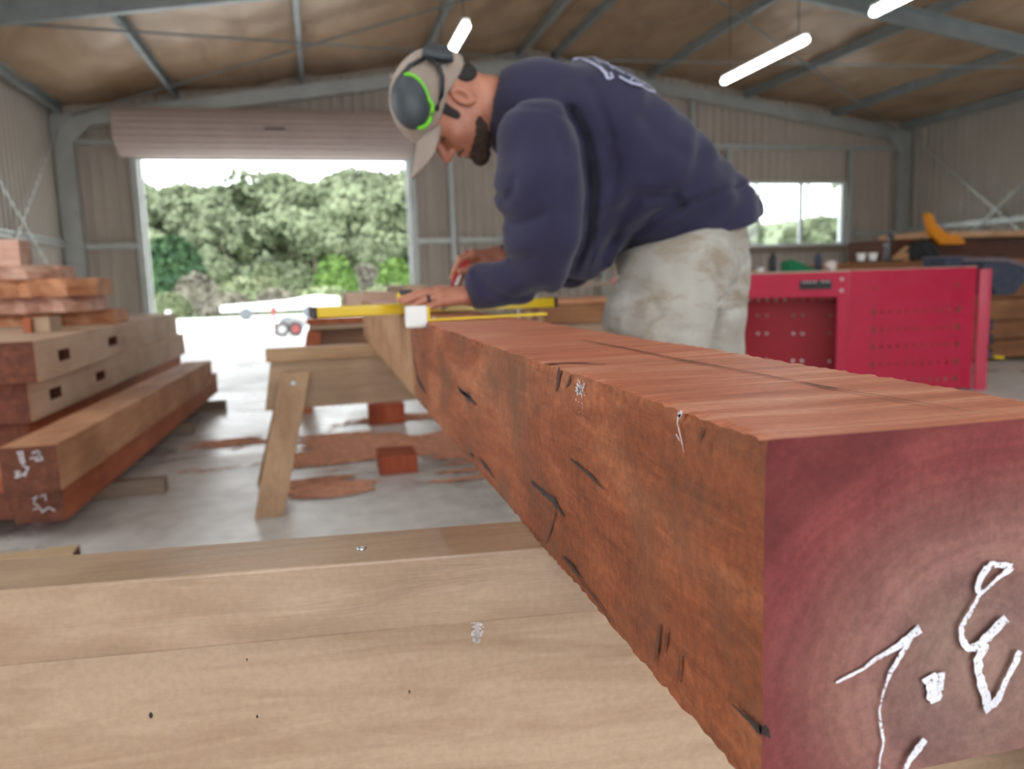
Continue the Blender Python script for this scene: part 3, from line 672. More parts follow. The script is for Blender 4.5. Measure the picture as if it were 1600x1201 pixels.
p4 = A(b1.location[0]/K-0.10-0.02, 3.75, 0.20); timber(A(x0-0.03, 3.50, 0.198), A(x0-0.05, 8.0, 0.198), 0.62, 0.118, W_RED, W_END, 'low red-brown beam at the left edge beside the bottom beam of the stack')
# bearers on the floor under the stack
def piece(lo, hi, mat, name, label, cat, group=None, bevel=0.003, parent=None):
    m = MB(); m.box(lo, hi); o = m.build(name, mat, parent, bevel=bevel)
    return tagp(o, label, cat, group) if parent is None else o
GREYW = wood('grey_bearer_timber', ss((92, 76, 64)), ss((118, 100, 86)), ss((140, 122, 106)), 0, 0.7)
for (u, v), lab in (((258, 772), 'stubby grey bearer poking out nearest under the left stack'), ((302, 678), 'grey bearer poking out midway under the left stack'), ((353, 641), 'grey bearer poking out at the far end under the left stack')):
    e = atz(u, v, 0); piece((-2.0, e[1], 0.0), (e[0], e[1]+0.09, 0.078), GREYW, 'timber_bearer', lab, 'timber bearer', 'bearers under the left stack')
# slabs on top of the tall part
zz = zt0
for i, (u, v0, v1_, y, mat, lab) in enumerate((((178), 497, 517, 5.9, W_ORAN, 'thin orange board lowest of the boards on the left stack'),
        ((143), 478, 500, 5.6, W_PINK, 'wavy-edged pink slab on the left stack, behind the short square block'),
        ((150), 455, 480, 5.5, W_ORAN, 'live-edged pink and orange slab projecting furthest near the top of the left stack'),
        ((88), 437, 456, 5.5, W_PINK, 'pale pink board topmost of the boards on the left stack'))):
    p = aty(u, v1_, y); th = (v1_-v0)*y/1200.0; 
    if i == 0: zz = zt0
    x1_ = p[0]; n = 26; V = []; F = []
    for k in range(n+1):
        x = x1_-1.9+1.9*k/n; r_ = 0.03*math.sin(k*0.9+i)+0.015*math.sin(k*2.3); end = 0.10*max(0, (k-n+3))/3
        for (yy, zzz) in ((y-0.02+r_, 0), (y-0.05+r_+0.03*math.sin(k*1.7), th*0.55), (y+r_+0.01, th), (y+0.55, th), (y+0.55, 0)):
            V.append((x, yy+(end if yy < y+0.2 else -end), zz+zzz))
        if k:
            for q in range(5): F.append(((k-1)*5+q, (k-1)*5+(q+1) % 5, k*5+(q+1) % 5, k*5+q))
    F.append((0, 1, 2, 3, 4)); F.append(tuple(n*5+q for q in (4, 3, 2, 1, 0)))
    m = MB(); m.add(V, [f[::-1] for f in F]); o = m.build('timber_slab', mat); tagp(o, lab, 'timber slab', 'slabs on the left stack'); zz += th
e = aty(30, 431, 5.55); piece((e[0]-0.5, 5.6, zz), (e[0], 5.8, zz+0.17), W_PINK, 'timber_block', 'square pink timber block topmost at the left edge of the stack', 'timber block')
e0, e1 = aty(60, 500, 5.2), aty(95, 480, 5.2); piece((e0[0], 4.95, zt0), (e1[0]-0.09, 5.2, zt0+0.085), W_RED, 'timber_block', 'short dark block with pale side lying in front of the wavy pink slab', 'timber block')
piece((e1[0]-0.085, 4.97, zt0), (e1[0]+0.0, 5.18, zt0+0.085), W_PINE, 'timber_block', 'small cream timber block beside the short dark block on the left stack', 'timber block')
e = atz(112, 866, 0.06); timber((-1.3, e[1], 0.06), (e[0], e[1]+0.02, 0.06), 0.10, 0.058, wood('plank_on_floor', ss((140, 112, 84)), ss((168, 140, 108)), ss((190, 164, 132)), 0), W_END, 'tan plank lying on the floor at the lower left, behind the nearest trestle', 'plank', None, 'plank')

# offcuts and sawdust
a, b = atz(578, 665, 0), atz(636, 665, 0); piece((a[0], a[1], 0), (b[0], a[1]+0.22, 0.15), W_BLOCK, 'timber_offcut', 'dark red offcut block on the floor seen below the middle trestle\'s apron', 'timber offcut', 'red offcuts on the floor')
a, b = atz(594, 743, 0), atz(655, 741, 0); piece((a[0], a[1], 0), (b[0], a[1]+0.24, 0.10), W_BLOCK, 'timber_offcut', 'red offcut block on the floor amid sawdust, the nearer of two', 'timber offcut', 'red offcuts on the floor')
def noise2(x, y, seed):
    r = np.random.default_rng(seed); v = 0
    for o in range(5):
        for _ in range(4):
            k = (2.0**o)*1.6; a = r.uniform(0, 6.28); v = v+np.sin(x*k*math.cos(a)+y*k*math.sin(a)+r.uniform(0, 6.28))*0.55**o
    return v/3
nx, ny = 240, 240; xs = np.linspace(-0.95, 1.6, nx); ys = np.linspace(3.55, 6.2, ny); X, Y = np.meshgrid(xs, ys, indexing='ij')
E_ = 1.15*noise2(X*2.2, Y*6.0, 9)+0.70-1.0*((X-0.35)/0.95)**2-1.0*((Y-4.75)/0.95)**2
H = np.clip(E_, 0, 1)*0.012; keep = E_ > 0.12; idx = -np.ones((nx, ny), int); V = []; F = []
def vid(i, j):
    if idx[i, j] < 0: idx[i, j] = len(V); V.append((X[i, j], Y[i, j], 0.0015+H[i, j]+0.003*random.random()*(H[i, j] > 0.002)))
    return idx[i, j]
for i in range(nx-1):
    for j in range(ny-1):
        if keep[i, j] and keep[i+1, j] and keep[i, j+1] and keep[i+1, j+1] and not (0.25 < E_[i, j] < 0.3 and random.random() < 0.3): F.append((vid(i, j), vid(i+1, j), vid(i+1, j+1), vid(i, j+1)))
o = mk('sawdust', V, F, plain('red_sawdust', ss((196, 138, 110)), 0.95, 0, 0.3, 30, 0.6)); tagp(o, 'reddish sawdust scattered on the concrete under the middle trestle', 'sawdust', kind='stuff')

# ------------------------------------------------------------------ tools on the beam
lp, rp = atz(489, 497, BZ1+0.001), atz(872, 479, BZ1+0.001); rp = lp+(rp-lp)/np.linalg.norm(rp-lp)*np.linalg.norm(rp-lp)
d_ = (rp-lp); n_ = A(-d_[1], d_[0], 0)/np.hypot(d_[0], d_[1]); Lh = 0.028
lev = thing('spirit_level', tuple((lp+rp)/2), 'long yellow spirit level laid flat across the beam beneath the man\'s hand', 'spirit level')
a0, a1 = 0.016, 0.984
m = MB(); m.para(lp+d_*a0, d_*(a1-a0), n_*0.062, A(0, 0, Lh)); m.build('level_body', YEL, lev, bevel=0.002)
for t in (0, a1): m = MB(); m.para(lp+d_*t-n_*0.001-A(0, 0, 0.0005), d_*0.016, n_*0.064, A(0, 0, Lh+0.001)); m.build('end_cap', BLACK, lev, bevel=0.003)
m = MB(); q = lp+d_*0.5+n_*0.02; m.para(q+A(0, 0, Lh-0.001), d_*0.05, n_*0.022, A(0, 0, 0.003)); m.build('vial', plain('vial_green', (0.5, 0.8, 0.1), 0.15), lev)
# square with white stock
s0 = atz(657, 503, BZ1+0.001); sq = thing('try_square', tuple(s0), 'carpenter\'s square with a white stock hooked over the beam edge and thin yellow blade', 'square')
yq = s0[1]-0.02
m = MB(); m.box((BX0-0.040, yq, BZ1-0.010), (BX0+0.004, yq+0.035, BZ1+0.036)); m.build('stock', WHITE, sq, bevel=0.003)
m = MB(); m.box((BX0+0.004, yq, BZ1+0.0015), (BX0+0.010, yq+0.035, BZ1+0.034)); m.build('stock_lip', YEL, sq, bevel=0.002)
e1 = atz(826, 488, BZ1+0.004)
m = MB(); m.para((BX0+0.008, yq+0.01, BZ1+0.0022), (e1[0]-BX0, 0.06, 0), (0, 0.035, 0), (0, 0, 0.005)); m.build('blade', YEL, sq, bevel=0.001)
screw(sq, A(BX0+0.02, yq+0.025, BZ1+0.008), (0, 0, 1), 0.006)
tp = aty(630, 475, 2.12); tm = thing('tape_measure', (tp[0], 2.12, tp[2]-0.004), 'small yellow and black tape measure at the fingertips on the level', 'tape measure')
tz = BZ1+0.001+Lh+0.002
ORG[tm] = A(tp[0], 2.12, tz); tm.location = Vector(ORG[tm])*K
m = MB(); m.box((tp[0]-0.018, 2.09, tz), (tp[0]+0.018, 2.115, tz+0.030)); m.build('case', YEL, tm, bevel=0.005)
m = MB(); m.box((tp[0]-0.012, 2.088, tz+0.022), (tp[0]+0.024, 2.117, tz+0.036)); m.build('lock_button', BLACK, tm, bevel=0.004)
# ------------------------------------------------------------------ the person (distance fields turned into surfaces)
def pxof(P_, Yf=None):
    y = P_[:, 1] if Yf is None else np.full(len(P_), Yf)
    d0, d1, d2 = P_[:, 0], y, P_[:, 2]-1
    q = d0[:, None]*AX+d1[:, None]*AY+d2[:, None]*AZ
    return 800+f_*q[:, 0]/q[:, 2], 600.5+f_*q[:, 1]/q[:, 2]
def smin(a, b, k):
    h = np.clip(0.5+0.5*(b-a)/k, 0, 1); return b*(1-h)+a*h-k*h*(1-h)
def smax(a, b, k): return -smin(-a, -b, k)
def seg(P_, a, b, ra, rb):
    a, b = A(*a), A(*b); ab = b-a; t = np.clip(((P_-a)@ab)/(ab@ab+1e-12), 0, 1)
    return np.linalg.norm(P_-a-t[:, None]*ab, axis=1)-(ra+(rb-ra)*t)
def chain(P_, pts, k=0.02):
    d = None
    for (a, ra), (b, rb) in zip(pts[:-1], pts[1:]):
        e = seg(P_, a, b, ra, rb); d = e if d is None else smin(d, e, k)
    return d
def ell(P_, c, r, axes=None):
    q = P_-A(*c)
    if axes is not None: q = q@np.array(axes).T
    q = q/A(*r); l = np.linalg.norm(q, axis=1); g = np.linalg.norm(q/A(*r), axis=1)+1e-9
    return l*(l-1)/g
def flatchain(P_, pts, Y0, yc, sq, k=0.03):
    """pts: (u, v, r) in the side view; the body is narrowed along Y by sq"""
    U, V_ = pxof(P_, Y0); s = Y0/f_; Q = np.stack([U*s, V_*s, (P_[:, 1]-yc)*sq], 1); d = None
    for (a, b) in zip(pts[:-1], pts[1:]):
        e = seg(Q, (a[0]*s, a[1]*s, 0), (b[0]*s, b[1]*s, 0), a[2]*s, b[2]*s); d = e if d is None else smin(d, e, k)
    return d
def crease(P_, U, V_, pts, w_, amp):
    d = np.full(len(P_), 1e9)
    for a, b in zip(pts[:-1], pts[1:]):
        ax, ay = a; bx, by = b; L2 = (bx-ax)**2+(by-ay)**2; t = np.clip(((U-ax)*(bx-ax)+(V_-ay)*(by-ay))/L2, 0, 1)
        d = np.minimum(d, np.hypot(U-ax-t*(bx-ax), V_-ay-t*(by-ay)))
    return amp*np.exp(-(d/w_)**2)
def snets(fn, lo, hi, h):
    lo, hi = A(*lo), A(*hi); nb = np.maximum(1, np.ceil((hi-lo)/(8*h)).astype(int)); n = nb*8+1
    F_ = np.full(n, 1.0, np.float32)
    bi = np.stack(np.meshgrid(*[np.arange(k) for k in nb], indexing='ij'), -1).reshape(-1, 3)
    cd = fn(lo+(bi*8+4)*h); act = np.abs(cd) < 8*h*1.45
    off = np.stack(np.meshgrid(*[np.arange(9)]*3, indexing='ij'), -1).reshape(-1, 3)
    for b, c_ in zip(bi[~act], cd[~act]):
        if c_ < 0: F_[b[0]*8:b[0]*8+9, b[1]*8:b[1]*8+9, b[2]*8:b[2]*8+9] = -1
    A_ = bi[act]
    for i in range(0, len(A_), 400):
        bb = A_[i:i+400]; idx = (bb[:, None, :]*8+off[None]); v = fn((lo+idx.reshape(-1, 3)*h)); ii = idx.reshape(-1, 3)
        F_[ii[:, 0], ii[:, 1], ii[:, 2]] = v
    ins = F_ < 0; cnt = np.zeros(n-1, np.int8)
    for dx in (0, 1):
        for dy in (0, 1):
            for dz in (0, 1): cnt += ins[dx:n[0]-1+dx, dy:n[1]-1+dy, dz:n[2]-1+dz]
    cells = np.argwhere((cnt > 0) & (cnt < 8)); ids = -np.ones(n-1, np.int32); ids[cells[:, 0], cells[:, 1], cells[:, 2]] = np.arange(len(cells))
    cor = np.array([(i, j, k) for i in (0, 1) for j in (0, 1) for k in (0, 1)]); vals = np.stack([F_[cells[:, 0]+c[0], cells[:, 1]+c[1], cells[:, 2]+c[2]] for c in cor], 1)
    acc = np.zeros((len(cells), 3)); num = np.zeros(len(cells))
    for a in range(8):
        for b in range(a+1, 8):
            if np.abs(cor[a]-cor[b]).sum() != 1: continue
            va, vb = vals[:, a], vals[:, b]; x = (va < 0) != (vb < 0); t = np.where(x, va/np.where(va-vb == 0, 1, va-vb), 0)
            acc += np.where(x[:, None], cor[a]+t[:, None]*(cor[b]-cor[a]), 0); num += x
    V_ = lo+(cells+acc/num[:, None])*h; quads = []
    for ax in range(3):
        o1, o2 = (ax+1) % 3, (ax+2) % 3; sl = [slice(None)]*3; sl[ax] = slice(0, n[ax]-1); sl2 = [slice(None)]*3; sl2[ax] = slice(1, n[ax])
        a, b = ins[tuple(sl)], ins[tuple(sl2)]; e = np.argwhere(a != b); e = e[(e[:, o1] > 0) & (e[:, o2] > 0) & (e[:, o1] < n[o1]-1) & (e[:, o2] < n[o2]-1)]
        inside = a[e[:, 0], e[:, 1], e[:, 2]]; c = []
        for (p_, q_) in ((1, 1), (0, 1), (0, 0), (1, 0)):
            g = e.copy(); g[:, o1] -= p_; g[:, o2] -= q_; c.append(ids[g[:, 0], g[:, 1], g[:, 2]])
        c = np.stack(c, 1); c[~inside] = c[~inside][:, ::-1]; quads.append(c)
    return V_, np.concatenate(quads)
def smesh(name, fn, lo, hi, h, mat, parent=None, org=None, smooth=2):
    V_, Fq = snets(fn, lo, hi, h); me = bpy.data.meshes.new(name); o0 = ORG[parent] if parent is not None else A(*org)
    # light relaxation
    for _ in range(smooth):
        acc = np.zeros_like(V_); cn = np.zeros(len(V_))
        for i in range(4):
            np.add.at(acc, Fq[:, i], V_[Fq[:, (i+1) % 4]]); np.add.at(cn, Fq[:, i], 1)
        V_ = 0.5*V_+0.5*acc/np.maximum(cn, 1)[:, None]
    me.vertices.add(len(V_)); me.vertices.foreach_set('co', ((V_-o0)*K).ravel()); me.loops.add(len(Fq)*4); me.loops.foreach_set('vertex_index', Fq.ravel().astype(np.int32))
    me.polygons.add(len(Fq)); me.polygons.foreach_set('loop_start', np.arange(0, len(Fq)*4, 4, dtype=np.int32)); me.polygons.foreach_set('use_smooth', np.ones(len(Fq), bool))
    me.update(); me.validate(); me.materials.append(mat)
    ob = bpy.data.objects.new(name, me); C.objects.link(ob); ORG[ob] = o0
    if parent is not None: ob.parent = parent
    else: ob.location = Vector(o0)*K
    return ob
HY = 2.10; HS = 1.0/K*1.0
HO = aty(704, 166, HY); Fd, Ud, Sd = A(-0.41, 0, -0.912), A(-0.912, 0, 0.41), A(0, -1, 0)
def HL(f, u, s=0): return HO+HS*(Fd*f+Ud*u+Sd*s)
HAX = (Fd, Ud, Sd)
def hell(P_, c, r): return ell(P_, HL(*c), A(*r)*HS, HAX)
def hseg(P_, a, b, ra, rb): return seg(P_, HL(*a), HL(*b), ra*HS, rb*HS)
def head(P_):
    d = hell(P_, (-0.012, 0.035, 0), (0.098, 0.088, 0.076))
    d = smin(d, hell(P_, (0.022, -0.035, 0), (0.070, 0.085, 0.060)), 0.03)
    for s_ in (1, -1):
        d = smin(d, hell(P_, (0.055, -0.030, s_*0.036), (0.028, 0.024, 0.022)), 0.018)          # cheek
        d = smin(d, hseg(P_, (0.0, -0.055, s_*0.050), (0.070, -0.108, s_*0.014), 0.016, 0.015), 0.02)  # jaw
        d = smin(d, hseg(P_, (0.084, 0.020, s_*0.012), (0.070, 0.020, s_*0.042), 0.010, 0.010), 0.012)  # brow
        d = smax(d, -hell(P_, (0.092, -0.001, s_*0.031), (0.016, 0.011, 0.015)), 0.010)          # socket
        d = smin(d, hell(P_, (0.072, -0.002, s_*0.031), (0.0125, 0.0125, 0.0135)), 0.002)        # eyeball under its lid
        d = smin(d, hell(P_, (0.101, -0.041, s_*0.011), (0.011, 0.009, 0.008)), 0.006)           # nostril wing
        e = hell(P_, (-0.012, -0.012, s_*0.079), (0.019, 0.033, 0.010))                           # ear
        e = smax(e, -hell(P_, (-0.006, -0.008, s_*0.088), (0.010, 0.019, 0.009)), 0.004); d = smin(d, e, 0.006)
    d = smin(d, hseg(P_, (0.086, 0.008, 0), (0.114, -0.036, 0), 0.008, 0.0115), 0.010)           # nose
    d = smin(d, hell(P_, (0.084, -0.064, 0), (0.015, 0.007, 0.024)), 0.006); d = smin(d, hell(P_, (0.081, -0.078, 0), (0.014, 0.007, 0.020)), 0.006)
    d = smax(d, -hell(P_, (0.098, -0.0705, 0), (0.012, 0.0022, 0.022)), 0.003)
    d = smin(d, hell(P_, (0.074, -0.108, 0), (0.021, 0.018, 0.024)), 0.012)
    return d
def hand_left(P_):
    r = 0.0098
    def p(u, v, y): return aty(u, v, y)
    W = p(742, 461, 2.01); d = None
    kn = [(p(696, 470, 1.985), [p(673, 478, 1.975), p(653, 484, 1.972)]), (p(690, 463, 2.005), [p(664, 468, 1.998), p(644, 479, 1.992)]),
          (p(686, 457, 2.03), [p(658, 461, 2.03), p(632, 472, 2.03)]), (p(686, 454, 2.055), [p(656, 457, 2.06), p(624, 469, 2.068)])]
    for i, (k0, fs) in enumerate(kn):
        e = seg(P_, W, k0, 0.022, 0.0145); d = e if d is None else smin(d, e, 0.012)
    for i, (k0, fs) in enumerate(kn):
        rr = r*(0.9, 1.0, 1.05, 1.0)[i]; e = chain(P_, [(k0, rr*1.25), (fs[0], rr*1.05), (fs[1], rr*0.85)], 0.004); d = smin(d, e, 0.006)
    d = smin(d, chain(P_, [(p(722, 462, 2.05), 0.018), (p(700, 466, 2.10), 0.013), (p(682, 470, 2.125), 0.010)], 0.006), 0.012)
    return smin(d, seg(P_, W, p(790, 452, 1.97), 0.024, 0.032), 0.02)
def hand_right(P_):
    def p(u, v, y): return aty(u, v, y)
    W = p(776, 400, 2.25); d = None
    kk = [((738, 397, 2.19), (719, 405, 2.18), (709, 424, 2.178)), ((738, 402, 2.215), (716, 414, 2.21), (707, 434, 2.20)), ((742, 410, 2.24), (724, 424, 2.24), (716, 444, 2.225)), ((748, 419, 2.26), (735, 434, 2.26), (734, 452, 2.25))]
    for k0, _, _ in kk:
        e = seg(P_, W, p(*k0), 0.021, 0.014); d = e if d is None else smin(d, e, 0.012)
    for i, (a, b, c) in enumerate(kk): d = smin(d, chain(P_, [(p(*a), 0.0125), (p(*b), 0.0105), (p(*c), 0.0085)], 0.004), 0.005)
    d = smin(d, chain(P_, [(p(762, 412, 2.2), 0.016), (p(740, 420, 2.165), 0.0125), (p(719, 424, 2.155), 0.0095)], 0.004), 0.01)
    return smin(d, seg(P_, W, p(830, 410, 2.33), 0.024, 0.032), 0.02)
def neck(P_): return seg(P_, HL(-0.035, -0.04, 0), aty(815, 172, 2.10), 0.060*HS, 0.066*HS)
NK, NA, NT_ = aty(1010, 770, 1.93), aty(1050, 985, 1.93), aty(945, 1040, 1.93)
FK, FA, FT_ = aty(1085, 700, 2.26), aty(1115, 888, 2.26), aty(1030, 935, 2.26)
def legs(P_):
    d = chain(P_, [(aty(1062, 430, 1.96), 0.10), (aty(1035, 560, 1.93), 0.085), (NK, 0.064), (aty(1035, 850, 1.93), 0.062), (NA, 0.043)], 0.03)
    e = chain(P_, [(aty(1105, 430, 2.22), 0.10), (aty(1100, 540, 2.25), 0.080), (FK, 0.062), (aty(1105, 770, 2.26), 0.060), (FA, 0.043)], 0.03)
    for a, t in ((NA, NT_), (FA, FT_)): e = smin(e, seg(P_, (a[0], a[1], 0.05), (t[0], t[1], 0.045), 0.035, 0.03), 0.03)
    return smin(d, e, 0.03)
ARM_L = [(aty(842, 222, 1.87), 66), (aty(846, 300, 1.845), 70), (aty(850, 372, 1.84), 60), (aty(848, 412, 1.86), 42), (aty(802, 438, 1.92), 38), (aty(764, 447, 1.98), 36), (aty(745, 461, 2.01), 22)]
ARM_L = [(p_, r_*p_[1]/f_) for p_, r_ in ARM_L]
ARM_R = [(aty(850, 205, 2.32), 62), (aty(880, 320, 2.38), 50), (aty(885, 412, 2.38), 38), (aty(825, 414, 2.32), 32), (aty(786, 405, 2.27), 24)]
ARM_R = [(p_, r_*p_[1]/f_) for p_, r_ in ARM_R]
TORSO = [(838, 168, 82), (908, 208, 113), (985, 268, 113), (1050, 315, 100), (1092, 348, 88)]
def body(P_):
    d = smin(head(P_), neck(P_), 0.03)
    d = smin(d, flatchain(P_, [(u, v, r*0.72) for u, v, r in TORSO], 2.05, 2.10, 0.72), 0.03)
    d = smin(d, chain(P_, [(p_, r_*0.55) for p_, r_ in ARM_L[:-1]]+[(aty(742, 461, 2.01), 0.024)]), 0.02)
    d = smin(d, chain(P_, [(p_, r_*0.6) for p_, r_ in ARM_R[:-1]]+[(aty(776, 400, 2.25), 0.023)]), 0.02)
    d = smin(d, hand_left(P_), 0.008); d = smin(d, hand_right(P_), 0.008)
    return smin(d, legs(P_), 0.04)
CR = [([(893, 175), (915, 225), (924, 300), (918, 380), (893, 445)], 9, 0.030), ([(776, 174), (815, 166), (860, 171), (895, 190)], 3, 0.004),
      ([(772, 298), (788, 316), (800, 300), (803, 280)], 6, 0.009), ([(783, 338), (805, 352), (835, 342), (850, 335)], 8, 0.010), ([(768, 400), (795, 408), (830, 400)], 8, 0.008),
      ([(742, 428), (762, 452), (800, 466), (850, 455)], 7, 0.010), ([(1062, 320), (1020, 338), (990, 368), (968, 405)], 8, 0.016), ([(1050, 305), (1000, 308), (972, 335), (950, 385), (940, 430)], 12, 0.016),
      ([(945, 220), (962, 262), (955, 310), (940, 360)], 13, 0.010), ([(1182, 284), (1120, 302), (1062, 322), (1000, 362)], 4, 0.008), ([(925, 135), (945, 190), (955, 215)], 9, 0.008), ([(1000, 185), (1040, 225), (1080, 250)], 16, 0.007),
      ([(1040, 260), (1000, 275), (985, 300)], 12, 0.006), ([(862, 190), (885, 250), (880, 330)], 12, 0.005), ([(815, 205), (800, 260), (806, 300)], 12, 0.004), ([(1130, 250), (1080, 290)], 12, 0.004)]
HEMU, HEMV = [840, 900, 945, 963, 1080, 1200, 1260], [425, 432, 452, 416, 376, 332, 306]
def sweater(P_, folds=True):
    d = flatchain(P_, TORSO, 2.05, 2.10, 0.74, 0.03)
    d = smin(d, flatchain(P_, [(905, 330, 62), (925, 395, 42)], 2.05, 2.10, 0.5, 0.03), 0.05)
    d = smin(d, flatchain(P_, [(1060, 340, 88), (1100, 345, 90)], 2.05, 2.10, 0.74), 0.02)
    U0, V0 = pxof(P_, 2.05); hem = (V0-np.interp(U0, HEMU, HEMV))*2.05/f_*0.9
    d = smax(d, hem, 0.006)
    # neck opening
    n_ = seg(P_, aty(700, 150, 2.10), aty(790, 166, 2.10), 0.062*HS, 0.070*HS); d = smax(d, -n_, 0.008)
    aL = smax(chain(P_, ARM_L, 0.03), -seg(P_, aty(690, 460, 2.01), aty(737, 461, 2.01), 0.034, 0.034), 0.006)
    aR = smax(chain(P_, ARM_R, 0.03), -seg(P_, aty(730, 400, 2.24), aty(776, 403, 2.26), 0.030, 0.030), 0.006)
    d = smin(d, aL, 0.022); d = smin(d, aR, 0.03)
    if folds:
        U, V_ = pxof(P_); nearw = np.clip((2.12-P_[:, 1])/0.1, 0, 1); c = 0
        for pts, w_, amp in CR: c = c+crease(P_, U, V_, pts, w_, amp)
        x, y, z = P_.T
        lump = 0.004*np.sin(x*31+z*17+2*np.sin(y*13))*np.sin(z*23-x*11+1.0)+0.0025*np.sin(x*57-z*41+y*23)
        d = d+c*nearw+lump
    return d
def shorts(P_):
    d = flatchain(P_, [(1085, 375, 84), (1070, 400, 90)], 2.05, 2.10, 0.74)
    a = chain(P_, [(aty(1060, 425, 1.97), 0.150), (aty(1030, 500, 1.94), 0.148), (aty(1022, 575, 1.94), 0.140)], 0.03)
    b = chain(P_, [(aty(1105, 420, 2.22), 0.135), (aty(1102, 560, 2.25), 0.116), (aty(1098, 620, 2.25), 0.112)], 0.03)
    U, V_ = pxof(P_)
    a = smax(a, (V_-np.interp(U, [900, 940, 1030, 1125, 1200], [506, 514, 542, 590, 620]))*1.9/f_*0.9, 0.006)
    b = smax(b, (V_-590)*2.2/f_, 0.006)
    U0, V0 = pxof(P_, 2.05)
    d = smin(smin(d, a, 0.04), b, 0.04)
    d = smax(d, (np.interp(U0, HEMU, HEMV)-22-V0)*2.05/f_*0.9, 0.006)
    c = 0
    for pts, w_, amp in (([(1110, 400), (1125, 440), (1118, 500), (1108, 545)], 6, 0.012), ([(1055, 392), (1050, 420), (1060, 445), (1135, 450)], 2.5, 0.003), ([(1120, 470), (1145, 462), (1170, 455)], 5, 0.006),
                         ([(965, 430), (990, 440), (1010, 435)], 6, 0.006), ([(965, 480), (1000, 470), (1030, 462)], 7, 0.007), ([(980, 510), (1040, 512), (1090, 520)], 4, 0.004), ([(1150, 380), (1140, 430), (1145, 480)], 8, 0.006), ([(960, 505), (1000, 500)], 6, 0.005), ([(1020, 470), (1035, 500)], 8, 0.006)):
        c = c+crease(P_, U, V_, pts, w_, amp)
    x, y, z = P_.T
    return d+c*np.clip((2.2-P_[:, 1])/0.1, 0, 1)+0.003*np.sin(x*37+z*29+2*np.sin(y*19))*np.sin(z*31-x*23)
def skin():
    t = NT('skin'); v = t.coord(); a = t.noise(v, 22, 4)
    c = t.ramp(a, [(0.3, ss((168, 106, 84))), (0.7, ss((196, 134, 110)))]); t.l(c, t.b.inputs['Base Color']); t.b.inputs['Roughness'].default_value = 0.5
    t.b.inputs['Subsurface Weight'].default_value = 0.12; t.b.inputs['Subsurface Radius'].default_value = (0.01, 0.004, 0.002); t.b.inputs['Subsurface Scale'].default_value = 0.6; return t.m
SKIN = skin()
def cloth(name, c0, c1, sc=5, stains=None):
    t = NT(name); v = t.coord(); a = t.noise(v, sc, 5, 0.6); c = t.ramp(a, [(0.3, c0), (0.7, c1)])
    if stains:
        s_ = t.noise(t.coord((7, 7, 15), rot=(0, 0.25, 0)), 1.0, 6, 0.68, 0.7); c = t.mix(t.ramp(s_, [(0.50, (0, 0, 0)), (0.68, (0.8, 0.8, 0.8))]), c, stains)
        s_ = t.noise(t.coord((5, 5, 9)), 1.6, 5, 0.6); c = t.mix(t.ramp(s_, [(0.55, (0, 0, 0)), (0.7, (0.5, 0.5, 0.5))]), c, ss((206, 204, 200)))
    t.l(c, t.b.inputs['Base Color']); t.b.inputs['Roughness'].default_value = 0.92; t.b.inputs['Specular IOR Level'].default_value = 0.15
    t.b.inputs['Sheen Weight'].default_value = 0.15; t.bump(t.noise(v, 420, 2), 0.25, 0.0008); return t.m
NAVY = cloth('navy_fleece', ss((45, 43, 64)), ss((54, 51, 75)))
KHAKI = cloth('stained_khaki_cotton', ss((154, 147, 137)), ss((172, 167, 159)), 6, ss((130, 112, 92)))
CAPM = cloth('taupe_cap_cotton', ss((150, 134, 124)), ss((166, 150, 138)), 9)
HAIR = plain('black_hair', (0.018, 0.014, 0.012), 0.6, 0, 0.4, 60, 0.6)
BEARD = plain('dark_brown_beard', (0.055, 0.030, 0.022), 0.8, 0, 0.5, 90, 0.6)
CUPM = plain('charcoal_earmuff_shell', (0.045, 0.055, 0.065), 0.5, 0, 0.15)
GREEN = plain('lime_green_trim', ss((110, 205, 30)), 0.5, 0, 0.05)
BOOT = plain('brown_work_boot_leather', ss((110, 78, 50)), 0.7, 0, 0.2)
man = smesh('person', body, (0.18, 1.68, -0.01), (1.52, 2.62, 1.66), 0.0036, SKIN, org=((NA[0]+FA[0])/2, 2.1, 0.0))
tagp(man, 'man in navy sweatshirt and stained khaki shorts bending over the beam, pencil in hand', 'person')
smesh('sweatshirt', sweater, (0.36, 1.58, 0.78), (1.5, 2.66, 1.72), 0.0062, NAVY, man)
smesh('shorts', shorts, (0.70, 1.66, 0.60), (1.5, 2.52, 1.26), 0.0062, KHAKI, man)
hairreg = lambda P_: smin(seg(P_, aty(730, 128, 2.1), aty(700, 122, 2.1), 0.045, 0.05), np.minimum(seg(P_, HL(0.030, 0.02, 0.07), HL(0.028, -0.012, 0.066), 0.014, 0.010), seg(P_, HL(0.030, 0.02, -0.07), HL(0.028, -0.012, -0.066), 0.014, 0.010)), 0.005)
hairreg2 = lambda P_: smin(ell(P_, aty(716, 120, 2.1), (0.048, 0.10, 0.045)), np.minimum(seg(P_, HL(0.030, 0.02, 0.075), HL(0.030, -0.016, 0.068), 0.015, 0.011), seg(P_, HL(0.030, 0.02, -0.075), HL(0.030, -0.016, -0.068), 0.015, 0.011)), 0.004)
lo, hi = HO-0.2, HO+0.2
smesh('hair', lambda P_: smax(smin(head(P_), neck(P_), 0.03)-0.006-0.001*np.sin(P_[:, 0]*400)*np.sin(P_[:, 2]*310), hairreg2(P_), 0.004), lo, hi, 0.003, HAIR, man)
